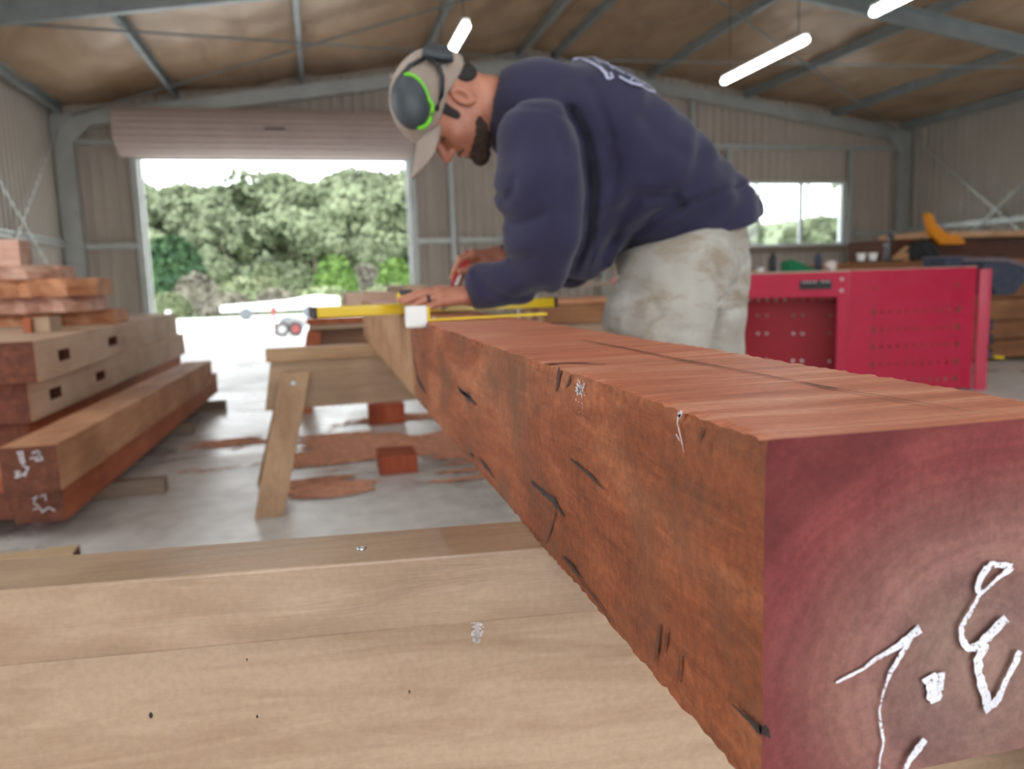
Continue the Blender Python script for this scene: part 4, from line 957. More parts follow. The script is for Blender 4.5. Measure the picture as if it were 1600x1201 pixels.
def beardreg(P_):
    d = None
    for s_ in (1, -1):
        e = chain(P_, [(HL(0.014, -0.066, s_*0.055), 0.013), (HL(0.045, -0.095, s_*0.045), 0.027), (HL(0.088, -0.108, s_*0.012), 0.032)], 0.01)+0.003*np.sin(P_[:, 0]*210+P_[:, 2]*90)*np.sin(P_[:, 2]*240); d = e if d is None else np.minimum(d, e)
        d = np.minimum(d, seg(P_, HL(0.100, -0.054, 0), HL(0.084, -0.062, s_*0.028), 0.004, 0.004))
    return d
smesh('beard', lambda P_: smax(head(P_)-0.003-0.0012*np.sin(P_[:, 0]*380)*np.sin(P_[:, 2]*330), beardreg(P_), 0.004), lo, hi, 0.0028, BEARD, man)
# eyes: lashes and brows
for s_ in (1, -1):
    mb = MB(); mb.tube([HL(0.082, -0.008, s_*0.019), HL(0.087, -0.010, s_*0.030), HL(0.080, -0.009, s_*0.041)], [0.0012, 0.0024, 0.0012], 6); mb.build('eyelash', HAIR, man)
for s_ in (1, -1):
    mb = MB(); mb.tube([HL(0.093, 0.018, s_*0.012), HL(0.092, 0.024, s_*0.028), HL(0.080, 0.020, s_*0.046)], [0.003, 0.0045, 0.002], 8); mb.build('eyebrow', HAIR, man, smooth=True)
# boots
for a, t in ((NA, NT_), (FA, FT_)):
    fn = lambda P_, a=a, t=t: smax(smin(chain(P_, [((a[0]+0.01, a[1], 0.16), 0.058), ((a[0]+0.01, a[1], 0.07), 0.055)]), chain(P_, [((a[0]+0.03, a[1], 0.045), 0.050), ((t[0]+0.05, t[1], 0.05), 0.052), ((t[0], t[1], 0.035), 0.042)]), 0.03), 0.003-P_[:, 2], 0.004)
    smesh('boot', fn, (t[0]-0.08, a[1]-0.09, -0.01), (a[0]+0.14, a[1]+0.09, 0.25), 0.006, BOOT, man)
# cap with curved peak
def capfn(P_):
    d = hell(P_, (-0.002, 0.040, 0), (0.112, 0.104, 0.090)); q = P_-HO; fl = q@Fd/HS; ul = q@Ud/HS
    pl = (np.interp(fl, [-0.12, -0.05, 0.0, 0.05, 0.11], [0.004, 0.012, 0.022, 0.016, 0.022])-ul)*HS
    seam = 0.0012*np.exp(-((P_[:, 1]-HY)/0.003)**2)
    return smax(d, pl, 0.004)+seam
cap = smesh('cap', capfn, lo, hi, 0.0036, CAPM, man)
V = []; F = []; ns, nf = 30, 12
for side_ in (0, 1):
    for i in range(ns+1):
        s_ = -0.086+0.172*i/ns; fm = 0.092+0.098*math.sqrt(max(0, 1-(s_/0.0865)**2)); fi = 0.055+0.045*math.sqrt(max(0, 1-(s_/0.09)**2))
        for j in range(nf+1):
            f = fi+(max(fm, fi+0.004)-fi)*j/nf; u = 0.046-0.22*(f-0.09)-5.2*s_*s_-side_*0.0035
            V.append(HL(f, u, s_))
W_ = nf+1; T = (ns+1)*W_
for i in range(ns):
    for j in range(nf):
        q = (i*W_+j, (i+1)*W_+j, (i+1)*W_+j+1, i*W_+j+1); F.append(q); F.append(tuple(T+k for k in q[::-1]))
    F.append((i*W_+nf, (i+1)*W_+nf, T+(i+1)*W_+nf, T+i*W_+nf)); F.append((i*W_, T+i*W_, T+(i+1)*W_, (i+1)*W_))
mk('cap_peak', V, F, CAPM, man, smooth=True)
mb = MB(); mb.tube([HL(-0.002+0.0, 0.146, 0), HL(-0.002, 0.150, 0)], [0.009, 0.005], 10); mb.build('cap_button', CAPM, man)
# ear defenders parked on the cap
muff = None
def cup(sgn):
    c = aty(641, 160, HY-sgn*0.118)
    f = lambda P_: smax(ell(P_, c, (0.047, 0.036, 0.066), (A(0.98, 0, 0.17), A(0, 1, 0), A(-0.17, 0, 0.98))), -ell(P_, c+A(0, sgn*0.05, 0), (0.06, 0.03, 0.08)), 0.004)
    smesh('earmuff_cup', f, c-0.085, c+0.085, 0.0035, CUPM, man)
    mb = MB(); pts = []
    for k in range(21):
        a = math.radians(100-k*9.6); x, z = 0.046*math.cos(a), 0.065*math.sin(a)
        if k*9.6 > 100: x += 0.008
        pts.append(c+A(x*0.98-0.17*z*0.6, -sgn*0.012, z*0.98))
    mb.tube(pts, [0.002]+[0.0052]*19+[0.002], 8); mb.build('green_trim', GREEN, man, smooth=True)
    ye = HY-sgn*0.112
    for pts in ([(613, 152), (622, 125), (640, 103), (662, 92)], [(668, 90), (684, 100), (691, 120), (690, 148), (682, 172)]):
        mb = MB(); mb.tube([aty(u, v, ye) for u, v in pts], 0.0062, 8); mb.build('band_arm', BLACK if sgn > 0 else BLACK, man, smooth=True)
for sgn in (1, -1): cup(sgn)
V = []; F = []
for k in range(21):
    a = math.pi*k/20; c_ = aty(684, 92-19*math.sin(a)**0.7, HY-0.116*math.cos(a)); hw = 0.026+0.014*abs(math.cos(a)); nr = A(0, -math.cos(a), 0)*0.6+A(0, 0, 1)*(0.35+0.65*math.sin(a)); nr /= np.linalg.norm(nr)
    ax2 = A(0.99, 0, -0.12)
    for (q_, t_) in ((-1, 0), (-0.8, 1), (0.8, 1), (1, 0), (0.8, -1), (-0.8, -1)): V.append(c_+ax2*hw*q_+nr*0.008*t_)
    if k:
        for q_ in range(6): F.append(((k-1)*6+q_, (k-1)*6+(q_+1) % 6, k*6+(q_+1) % 6, k*6+q_))
F.append(tuple(range(5, -1, -1))); F.append(tuple(120+q_ for q_ in range(6)))
mk('headband', V, [f[::-1] for f in F], CUPM, man, smooth=True)
# ring
a, b = aty(671, 468, 2.0), aty(666, 468.6, 1.9985); mb = MB(); mb.tube([a, b], 0.0128, 16); mb.build('ring', BLACK, man)
# printed lettering on the back, reduced to slanted pale strokes as it is seen edge-on
def onsurf(p):
    p = A(*p)[None]
    for _ in range(12):
        d = sweater(p)[0]; g = np.array([sweater(p+e)[0]-sweater(p-e)[0] for e in np.eye(3)*0.004])/0.008; p = p-(d-0.0045)*g/max(np.linalg.norm(g)**2, 0.2)
    return p[0], g/np.linalg.norm(g)
PRINT = plain('pale_lavender_print', ss((176, 176, 202)), 0.85, 0, 0.1, 40)
mb = MB()
def hitsurf(u, v):
    r = ray(u, v); r = r/np.linalg.norm(r); ts = np.linspace(1.6, 2.7, 260); P_ = CAM+ts[:, None]*r; d = sweater(P_)
    i = int(np.argmax(d < 0.004)) if (d < 0.004).any() else int(np.argmin(d)); return onsurf(P_[i])
for pts, wd in (([(894, 80), (906, 89), (924, 98), (938, 106), (946, 115), (951, 124)], 0.009), ([(951, 124), (957, 122), (954, 113)], 0.006), ([(905, 80), (930, 90), (955, 103), (976, 116)], 0.005), ([(915, 90), (926, 86), (938, 99), (948, 97), (958, 108)], 0.004),
                ([(967, 120), (985, 130), (1000, 134), (1014, 141), (1024, 144)], 0.009), ([(980, 116), (1004, 128), (1024, 139)], 0.005), ([(984, 127), (990, 121), (1000, 132), (1008, 131)], 0.004), ([(1031, 143), (1037, 147)], 0.009)):
    Q = [hitsurf(*q) for q in pts]; strip(mb, [q[0] for q in Q], [wd]*len(Q), Q[len(Q)//2][1], 0, 0.15, 3)
mb.build('back_print', PRINT, man)['kind'] = 'stuff'
# pencil in the far hand
a, b = aty(733, 393, 2.185), atz(686, 485, BZ1+0.004); b = A(b[0], 2.16, BZ1+0.004); ax_ = (b-a)/np.linalg.norm(b-a); sd = np.cross(ax_, A(0, 1, 0)); sd /= np.linalg.norm(sd); L_ = np.linalg.norm(b-a); tk = np.cross(ax_, sd)
pen = thing('carpenter_pencil', tuple(b), 'flat red and white carpenter\'s pencil held in the man\'s far hand', 'pencil')
mb = MB(); o = a-sd*0.009-tk*0.004; mb.para(o, ax_*(L_-0.02), sd*0.009, tk*0.008); mb.para(o+sd*0.009, ax_*0.05, sd*0.009, tk*0.008); mb.build('shaft', paint('pencil_red', ss((190, 20, 40)), 0.4), pen)
mb = MB(); mb.para(o+sd*0.009+ax_*0.05, ax_*(L_-0.07), sd*0.009, tk*0.008); mb.build('white_face', WHITE, pen)
mb = MB(); e0 = o+ax_*(L_-0.02); q = [e0, e0+sd*0.018, e0+sd*0.018+tk*0.008, e0+tk*0.008]; tip = b; mb.add(q+[tip], [(0, 1, 4), (1, 2, 4), (2, 3, 4), (3, 0, 4), (3, 2, 1, 0)]); mb.build('sharpened_tip', W_PINE, pen)
# ------------------------------------------------------------------ red steel bench and what lies on and behind it
Cn = A(4.06, 5.30, 0); Lf = A(2.55, 6.55, 0); Rt = A(5.10, 5.13, 0); R2 = A(5.20, 5.09, 0)
def panel(parent, name, p, q, z0, z1, holes, mat, r=0.011, th=0.004, mods=None):
    """upright steel sheet from p to q pierced by square-cut holes at (t along in units, z)"""
    a = q-p; L_ = np.linalg.norm(a); a = a/L_; n = A(a[1], -a[0], 0)
    us = sorted(set([0.0, L_]+[round(t+s_, 5) for t, z in holes for s_ in (-r, r)])); zs = sorted(set([z0, z1]+[round(z+s_, 5) for t, z in holes for s_ in (-r, r)]))
    hs = {(round(t-r, 5), round(z-r, 5)) for t, z in holes}; V = []; F = []; nz = len(zs)
    for u in us:
        for z in zs: V.append(p+a*u+A(0, 0, z))
    for i in range(len(us)-1):
        for j in range(nz-1):
            if (us[i], zs[j]) in hs: continue
            F.append((i*nz+j, (i+1)*nz+j, (i+1)*nz+j+1, i*nz+j+1))
    o = mk(name, V, F, mat, parent); s_ = o.modifiers.new('thickness', 'SOLIDIFY'); s_.thickness = th*K; s_.offset = 0; return o
be = thing('steel_workbench', (4.3, 5.9, 0), 'red perforated steel workbench behind the bending man', 'workbench')
dL = (Lf-Cn)/np.linalg.norm(Lf-Cn); dR = (Rt-Cn)/np.linalg.norm(Rt-Cn); nL = A(dL[1], -dL[0], 0)*-1; nL = nL if nL[1] > 0 else -nL; nR = A(-dR[1], dR[0], 0); nR = nR if nR[1] > 0 else -nR
SLOT = plain('dark_slot', ss((112, 62, 40)), 0.7)
REDB = paint('red_enamel_shaded_panel', ss((168, 14, 40)), 0.45)  # darker copy of the red: the bench's inner shade put into the colour
wR = np.linalg.norm(Rt-Cn); hz = [0.10, 0.24, 0.38, 0.52, 0.66]
holes = [(wR*(0.20+0.066*k), z) for z in hz for k in range(11)]+[(wR*0.20, 0.85), (wR*0.86, 0.85)]
panel(be, 'end_panel', Cn, Rt, 0.02, 0.995, holes, RED)
for t in (0.185, 0.855):
    for z in hz: m = MB(); q = Cn+dR*wR*t-nR*0.004; m.para(q+A(0, 0, z-0.02), dR*0.026, -nR*0.003, A(0, 0, 0.045)); m.build('slot', SLOT, be)
m = MB(); m.para(Rt, nR*0.05, dR*0.004, A(0, 0, 0.975)); m.para(Rt+nR*0.05, (R2-Rt)*0.3, nR*0.004, A(0, 0, 0.975)); m.build('recessed_strip', RED, be)
m = MB(); m.para(Rt+(R2-Rt)*0.25, (R2-Rt)*0.85, nR*0.02, A(0, 0, 0.975)); m.build('side_flange', RED, be, bevel=0.004)
# front rail of the open side
rl = np.linalg.norm(Lf-Cn)
m = MB(); m.para(Cn+A(0, 0, 0.79), dL*rl, nL*0.02, A(0, 0, 0.20)); m.build('top_rail', RED, be, bevel=0.006)
for t in (0.0, rl-0.09): m = MB(); m.para(Cn+dL*t+nL*0.004, dL*0.085, nL*0.07, A(0, 0, 0.80)); m.build('corner_post', RED, be, bevel=0.004)
for z in (0.84, 0.93): screw(be, Cn+dL*0.055-nL*0.001+A(0, 0, z), -nL, 0.014)
m = MB(); q = Cn+dL*0.13-nL*0.002+A(0, 0, 0.855); m.para(q, dL*0.24, -nL*0.006, A(0, 0, 0.07)); m.build('rail_label', BLACK, be)
SPR = plain('dull_silver_print', (0.4, 0.4, 0.4), 0.5)
for k in range(9):
    if k in (3,): continue
    m = MB(); m.para(q+dL*(0.015+0.024*k)-nL*0.009+A(0, 0, 0.05), dL*0.014, nL*0.002, A(0, 0, 0.016)); m.build('lettering_mark', SPR, be)
holes = [(0.1+0.075*k, z) for z in (0.06, 0.22, 0.46, 0.62, 0.76) for k in range(16) if not (z in (0.22, 0.46, 0.62) and k % 4 in (1, 2))]
panel(be, 'back_panel', Cn+nL*0.50+dL*0.06+A(0, 0, 0), Cn+nL*0.50+dL*rl, 0.02, 0.97, holes, REDB, 0.012)
m = MB(); m.para(Cn+nL*0.02+A(0, 0, 0.05), dL*rl, nL*0.48, A(0, 0, 0.012)); m.build('bottom_shelf', REDB, be)
m = MB(); m.prism([Cn+A(0, 0, 0.99), Rt+A(0, 0, 0.99), Rt+nR*0.55+A(0, 0, 0.99), Cn+nL*0.55+dL*0.0+A(0, 0, 0.99), Lf+nL*0.55+A(0, 0, 0.99), Lf+A(0, 0, 0.99)], A(0, 0, 0.012)); m.build('bench_top', plain('bench_top_timber', ss((176, 160, 142)), 0.5), be)
TZ = 1.003
def lathe_thing(name, c, prof, mat, label, cat, cap=None, group=None):
    d = thing(name, c, label, cat, group); m = MB(); m.lathe(c, prof, 18); m.build('bottle_body' if 'bottle' in name else 'container', mat, d, smooth=False)
    if cap: m = MB(); m.lathe((c[0], c[1], c[2]+cap[0]), cap[1], 14); m.build('lid', cap[2], d)
    return d
def onb(u, yy): p = aty(u, 420, yy); return (p[0], yy, TZ)
lathe_thing('bottle', onb(1207, 6.35), [(0.036, 0), (0.036, 0.12), (0.018, 0.15)], BLACK, 'black bottle standing on the left part of the red bench', 'bottle', (0.15, [(0.02, 0), (0.02, 0.03)], BLACK))
lathe_thing('bottle', onb(1278, 6.0), [(0.032, 0), (0.034, 0.10), (0.026, 0.13)], plain('dark_blue', (0.03, 0.035, 0.07), 0.5), 'dark blue bottle behind the white tape roll on the bench', 'bottle', (0.13, [(0.022, 0), (0.02, 0.025)], BLACK))
c = onb(1298, 5.75); m = MB(); m.lathe((c[0], c[1], c[2]+0.041), [(0.04, -0.025), (0.04, 0.025)], 22, 0, 1); o = m.build('tape_roll', plain('pinkish_white_tape', (0.7, 0.6, 0.58), 0.6)); tagp(o, 'round pinkish white roll standing on edge on the red bench', 'tape roll')
c = onb(1227, 6.1); d = thing('hand_tool', c, 'little tool with yellow grip lying beside the green pad on the bench', 'tool')
m = MB(); m.tube([A(*c)+A(-0.03, 0, 0.018), A(*c)+A(0.05, 0, 0.018)], 0.017, 10); m.build('grip', plain('amber_grip', ss((200, 140, 20)), 0.5), d); m = MB(); m.tube([A(*c)+A(-0.03, 0, 0.02), A(*c)+A(-0.05, 0, 0.05)], 0.006, 6); m.build('shaft', STEEL, d)
c = onb(1234, 5.85); m = MB(); m.prism([A(*c), A(*c)+A(0.30, 0, 0), A(*c)+A(0.24, 0, 0.02), A(*c)+A(0.03, 0, 0.10), A(*c)+A(0.0, 0, 0.08)], (0, 0.14, 0)); o = m.build('folded_pad', plain('green_felt', ss((20, 110, 70)), 0.9, 0, 0.25, 30), bevel=0.008); tagp(o, 'sloping green folded pad on the red bench', 'pad')
c = onb(1180, 5.98); m = MB(); m.tube([A(c[0]-0.0, 5.93, TZ+0.02), A(c[0]+0.04, 5.93, TZ+0.02)], 0.018, 10); o = m.build('clear_cap', WHITE); tagp(o, 'tiny pale cap on the bench corner behind the man\'s hip', 'cap')
o = None; c0 = onb(1165, 6.3); m = MB(); m.box((c0[0]-0.2, 6.25, TZ), (c0[0]+0.17, 6.45, TZ+0.02)); o = m.build('plywood_scrap', W_PINE); tagp(o, 'pale plywood scrap on the bench under the window, behind the black bottle', 'plywood')
# dark jaw-like blocks at the right end
GB = plain('blue_grey_rubber', ss((62, 68, 84)), 0.8, 0, 0.3, 20, 0.4); GT = plain('striped_grey_top', ss((108, 98, 104)), 0.7, 0, 0.3, 30)
for (u0, u1, v0, v1_, y, lab) in ((1535, 1605, 400, 462, 5.45, 'big rounded dark blue-grey tool pouch hanging over the bench\'s right end'), (1472, 1532, 403, 421, 5.7, 'low dark grey tool pouch on the bench top, left of the bigger pouch')):
    a, b = aty(u0, v1_, y), aty(u1, v0, y); w_ = b[0]-a[0]; hgt = b[2]-a[2]; d = thing('tool_pouch', (a[0]+w_/2, y, max(a[2], TZ) if u0 < 1500 else a[2]), lab, 'tool pouch')
    z0 = a[2] if u0 > 1500 else TZ; m = MB(); m.prism([(a[0]+w_*0.05, y, z0+hgt*0.60 if u0 > 1500 else z0), (a[0]+w_*0.32, y, z0), (a[0]+w_*0.75, y, z0), (a[0]+w_, y, z0+hgt*0.35), (a[0]+w_, y, z0+hgt*0.7), (a[0]+w_*0.55, y, z0+hgt*0.86), (a[0], y, z0+hgt*0.92)], (0, 0.25, 0)); m.build('pouch_body', GB, d, bevel=0.012)
    m = MB(); m.prism([(a[0], y-0.01, z0+hgt*0.9), (a[0]+w_*0.55, y-0.01, z0+hgt*0.84), (a[0]+w_, y-0.01, z0+hgt*0.68), (a[0]+w_, y-0.01, z0+hgt*0.78), (a[0]+w_*0.5, y-0.01, z0+hgt*0.98), (a[0]+w_*0.05, y-0.01, z0+hgt)], (0, 0.27, 0)); m.build('flap', GT, d, bevel=0.008)
# cord bundle with yellow tip
p = A(5.232, 5.11, aty(1549, 530, 5.12)[2]); d = thing('cord_bundle', (p[0], p[1], p[2]-0.1), 'blue-grey cord bundle with a yellow plug hanging by the bench\'s right side', 'cord'); m = MB()
rr = random.Random(2); pts = [p+A(0.05*math.sin(k*1.3)*0.6, 0.03*math.cos(k*1.9), 0.16-0.012*k) for k in range(26)]; m.tube(pts, 0.012, 7); m.build('cord', GB, d, smooth=True); m = MB(); m.tube([pts[-1], pts[-1]+A(0.10, 0, -0.01)], 0.012, 8); m.build('plug', YEL, d)

# brown timber stack on the right, behind the bench
def rt(x0, x1, y0, y1, z0, z1, mat, lab, holes=()):
    m = MB(); m.para((x0, y0, z0), (x1-x0, 0, 0), (0, y1-y0, 0), (0, 0, z1-z0))
    o = m.build('hardwood_beam', [mat, W_END], bevel=0.005); tagp(o, lab, 'timber beam', 'timber stacked on the right behind the bench')
    for (hx, hz_) in holes:
        mm = MB(); mm.box((hx, y0-0.003, hz_), (hx+0.11, y0+0.003, hz_+0.06)); mm.build('mortise', VEIN, o)
    return o
WX = wood('brown_hardwood_x', ss((104, 64, 40)), ss((142, 94, 60)), ss((170, 122, 84)), 0, 0.6, 0.9, 2.5)
WXP = wood('pale_hardwood_x', ss((150, 110, 76)), ss((184, 142, 104)), ss((206, 170, 134)), 0, 0.6, 0.9, 2.5)
YS = 6.6
zs = [0.03, 0.23, 0.43, 0.66, 0.86]
labs = ['bottom beam of the right-hand stack', 'second beam from the floor in the right-hand stack', 'third beam up in the right-hand stack, mortise hole in its face', 'beam just behind the top edge of the red bench\'s end panel']
p7 = aty(1330, 400, YS)[0]
for k in range(4):
    rt(5.35 if k < 3 else 4.95, 9.6, YS+0.04*(k % 2), YS+0.9, zs[k], zs[k+1]-0.01, WX, labs[k], [(6.32, zs[k]+0.07)] if k in (0, 2, 3) else ())
rt(4.95, 9.6, YS+0.05, YS+0.9, 0.87, 1.07, WX, 'long brown beam forming the ledge that carries white cups and clamp')
rt(5.75, 9.8, YS+0.35, YS+0.95, 1.075, 1.30, wood('deep_brown_hardwood_x', ss((58, 30, 20)), ss((76, 42, 28)), ss((98, 60, 42)), 0), 'darkest beam of the right-hand stack, under the pale top board')
rt(6.15, 9.8, YS+0.30, YS+0.95, 1.305, 1.37, WXP, 'pale board topmost on the right-hand stack')
m = MB(); q = aty(1395, 405, YS+0.3); m.prism([(q[0]-0.05, YS+0.15, 1.075), (q[0]+0.35, YS+0.15, 1.075), (q[0]+0.35, YS+0.15, 1.24), (q[0]+0.16, YS+0.15, 1.23)], (0, 0.18, 0)); o = m.build('timber_offcut', WXP, bevel=0.004); tagp(o, 'pale wedge offcut behind the black bag on the right-hand stack', 'timber offcut')
o = piece((q[0]-0.42, YS+0.06, 1.072), (q[0]-0.08, YS+0.3, 1.088), BLACK, 'tray', 'thin black tray under the two white cups', 'tray')
for u, lab in ((1348, 'white cup on the black tray, left of a pair'), (1366, 'white cup on the black tray, right of a pair')):
    x = aty(u, 395, YS+0.15)[0]; lathe_thing('cup', (x, YS+0.17, 1.089), [(0.035, 0), (0.046, 0.075), (0.042, 0.075), (0.032, 0.01)], WHITE, lab, 'cup', group=None)
# clamp standing upright
x = aty(1388, 400, YS+0.08)[0]; d = thing('bar_clamp', (x, YS+0.1, 1.072), 'upright dark steel clamp standing on the right-hand timber stack', 'clamp')
DS = plain('dark_steel', (0.09, 0.09, 0.1), 0.35, 0.7)
m = MB(); m.box((x+0.01, YS+0.08, 1.072), (x+0.04, YS+0.11, 1.33)); m.build('bar', DS, d)
m = MB(); m.tube([(x-0.01, YS+0.095, 1.33), (x+0.03, YS+0.095, 1.345), (x+0.06, YS+0.095, 1.32), (x+0.05, YS+0.095, 1.28)], 0.016, 8); m.build('jaw', DS, d, smooth=True)
m = MB(); m.tube([(x-0.045, YS+0.095, 1.09), (x-0.02, YS+0.095, 1.22), (x+0.01, YS+0.095, 1.26)], 0.011, 8); m.build('lever', DS, d); m = MB(); m.tube([(x-0.01, YS+0.07, 1.235), (x-0.01, YS+0.12, 1.235)], 0.022, 12); m.build('pivot', STEEL, d)
# black bag, orange saw guard
q = aty(1450, 400, YS+0.1); fn = lambda P_: smax(smin(ell(P_, (q[0], YS+0.18, 1.14), (0.19, 0.10, 0.13)), seg(P_, (q[0]-0.13, YS+0.14, 1.09), (q[0]-0.02, YS+0.18, 1.24), 0.035, 0.045), 0.05), 1.075-P_[:, 2], 0.01)+0.008*np.sin(P_[:, 0]*40+P_[:, 2]*30)
o = smesh('cloth_bag', fn, (q[0]-0.3, YS-0.02, 1.05), (q[0]+0.3, YS+0.34, 1.36), 0.012, plain('black_canvas', (0.014, 0.014, 0.015), 0.9), org=(q[0], YS+0.18, 1.075)); tagp(o, 'slumped black cloth bag on the ledge of the right-hand stack', 'bag')
d = thing('chainsaw_guard', (aty(1490, 380, YS+0.4)[0], YS+0.42, 1.30), 'orange-yellow plastic guard leaning on the right-hand stack behind the black bag', 'guard')
OR = plain('orange_plastic', ss((214, 132, 0)), 0.55); yy = YS+0.25
prof = [(1447, 333), (1457, 333), (1464, 350), (1478, 362), (1486, 370), (1496, 366), (1508, 375), (1508, 381), (1470, 382), (1455, 365)]
m = MB(); m.prism([aty(u, v, yy) for u, v in prof], (0, 0.06, 0)); m.build('guard_shell', OR, d, bevel=0.006)
# timber pile and board behind the man's arm
def bk(u0, u1, v0, v1_, y, mat, lab, name='timber_board', dep=0.4, cat='timber board'):
    a, b = aty(u0, v1_, y), aty(u1, v0, y); m = MB(); m.box((a[0], y, a[2]), (b[0], y+dep, b[2])); o = m.build(name, mat, bevel=0.004); return tagp(o, lab, cat)
YP = 5.6
zt = aty(880, 448, YP)[2]
def bz(x0, x1, z0, z1, y0, y1, mat, lab, name='timber_board', cat='timber board'):
    m = MB(); m.box((x0, y0, z0), (x1, y1, z1)); o = m.build(name, mat, bevel=0.004); return tagp(o, lab, cat)
xa, xb = aty(842, 490, YP)[0], 2.75
bz(xa, xb, 0.66, 0.80, YP, YP+0.6, WX, 'brown knotty board seen between the man\'s elbow and thigh')
bz(xa-0.05, xb, 0.805, 0.845, YP+0.03, YP+0.6, W_ORAN, 'thin orange board lying on the knotty brown one behind the man')
d = thing('saw_stool', (2.2, YP+0.25, 0), 'low timber stand carrying the boards behind the man', 'stand'); m = MB(); m.box((xa+0.05, YP+0.05, 0.56), (xb-0.05, YP+0.55, 0.655)); m.build('stand_top', W_PINE, d, bevel=0.004)
for x in (xa+0.1, xb-0.2):
    for y in (YP+0.08, YP+0.45): m = MB(); m.box((x, y, 0), (x+0.09, y+0.07, 0.56)); m.build('leg', W_PINEV, d, bevel=0.003)
for u, lab in ((826, 'slim cream timber end left of the knotty brown board'), (844, 'cream batten end standing at the knotty board\'s left end')):
    p = aty(u, 490, YP-0.12); bz(p[0]-0.018, p[0]+0.02, 0.0, p[2]+0.02, YP-0.14, YP-0.10, W_PINEV, lab, 'timber_batten', 'timber batten')
tb = thing('side_table', (2.7, 8.2, 0), 'pale-topped table standing by the back wall behind the man\'s elbow', 'table')
pa, pb = aty(825, 452, 8.0), aty(950, 452, 8.0); m = MB(); m.box((pa[0], 8.0, 0.90), (pb[0]+0.5, 8.7, 0.96)); m.build('table_top', plain('pale_table_top', ss((176, 160, 142)), 0.5), tb, bevel=0.004)
for x in (pa[0]+0.05, pb[0]+0.4):
    for y in (8.05, 8.6): m = MB(); m.box((x, y, 0), (x+0.06, y+0.06, 0.9)); m.build('leg', GALV, tb)
# pale plank beyond the hands
p = aty(655, 452, 5.2); bz(p[0]-0.02, p[0]+0.16, 0.916+0.0, p[2]+0.03, 5.9, 7.6, W_PINE, 'short pale plank on the far slab, seen just over the man\'s near hand')
# ------------------------------------------------------------------ outside: yard things, scrub, forest hill
m = MB(); V = []; F = []; nx, ny = 60, 30
for j in range(ny+1):
    for i in range(nx+1):
        x = -110+230*i/nx; y = 30+170*j/ny; h = max(0, (y-52)/80.0); z = 12.0*min(1, h)**1.3*(0.9+0.12*math.sin(x*0.06+1))-max(0, y-140)*0.05
        V.append((x, y, z-0.05))
for j in range(ny):
    for i in range(nx): a = j*(nx+1)+i; F.append((a, a+1, a+nx+2, a+nx+1))
struct(mk('hillside', V, F, GRASS, smooth=True))
def hz(x, y): h = max(0, (y-52)/80.0); return 12.0*min(1, h)**1.3*(0.9+0.12*math.sin(x*0.06+1))-max(0, y-140)*0.05-0.05
def leafm(name, a, b, c):
    t = NT(name); v = t.coord(); n = t.noise(v, 0.9, 3); oi = t.n('ShaderNodeObjectInfo')
    col = t.ramp(n, [(0.3, a), (0.5, b), (0.75, c)]); hs = t.n('ShaderNodeHueSaturation'); mr = t.n('ShaderNodeMapRange'); t.l(oi.outputs['Random'], mr.inputs[0]); mr.inputs[3].default_value = 0.8; mr.inputs[4].default_value = 1.25
    t.l(col, hs.inputs['Color']); t.l(mr.outputs[0], hs.inputs['Value']); t.l(hs.outputs[0], t.b.inputs['Base Color']); t.b.inputs['Roughness'].default_value = 0.8
    t.b.inputs['Specular IOR Level'].default_value = 0.2; return t.m
L_GUM = leafm('gum_leaves', ss((90, 100, 76)), ss((112, 122, 94)), ss((132, 138, 110)))  # outdoor leaf colours are paled, with haze put into the tones
L_DARK = leafm('dark_leaves', ss((52, 74, 56)), ss((64, 90, 60)), ss((80, 106, 70)))
L_LIME = leafm('lime_leaves', ss((84, 112, 62)), ss((100, 128, 66)), ss((118, 142, 78)))
L_SCRUB = leafm('scrub_leaves', ss((102, 112, 86)), ss((124, 134, 100)), ss((144, 148, 118)))
L_PINKG = leafm('greyish_brown_leaves', ss((112, 108, 98)), ss((128, 124, 110)), ss((144, 138, 124)))
BARK = plain('grey_bark', ss((150, 140, 124)), 0.9)
def crown_mesh(seed, nclump, nleaf, rx, rz, ls, dome=False):
    r = np.random.default_rng(seed); V = []; F = []
    cl = []
    for _ in range(nclump):
        a = r.uniform(0, 6.283); q = r.uniform(0, 0.72)**0.6; cl.append((q*math.cos(a)*rx, q*math.sin(a)*rx, rz*(r.uniform(0.15, 0.95) if not dome else math.sqrt(1-min(0.95, q*q))*r.uniform(0.3, 0.85)), r.uniform(0.28, 0.5)*rx*(1 if not dome else 0.8)))
    cl = np.array(cl); c = cl[r.integers(0, nclump, nleaf)]; d = r.normal(size=(nleaf, 3)); d /= np.linalg.norm(d, axis=1)[:, None]
    p = c[:, :3]+d*c[:, 3:4]*r.uniform(0.75, 1.08, (nleaf, 1))*A(1, 1, 0.75)
    if dome:
        e = d.copy(); e[:, 2] = np.abs(e[:, 2])*0.95; lump = 1+0.08*np.sin(e[:, 0]*7+seed)*np.sin(e[:, 1]*6)*np.cos(e[:, 2]*8); p = e*A(rx, rx, rz)*lump[:, None]*r.uniform(0.82, 1.0, (nleaf, 1)); p[:, :2] *= 0.94
    n = d+r.normal(size=(nleaf, 3))*0.5; n /= np.linalg.norm(n, axis=1)[:, None]
    t = np.cross(n, r.normal(size=(nleaf, 3))); t /= np.linalg.norm(t, axis=1)[:, None]; b = np.cross(n, t); s_ = ls*r.uniform(0.6, 1.4, (nleaf, 1))
    V = np.stack([p-t*s_, p-b*s_*0.6, p+t*s_, p+b*s_*0.6], 1).reshape(-1, 3); F = [(4*i, 4*i+1, 4*i+2, 4*i+3) for i in range(nleaf)]
    return V, F
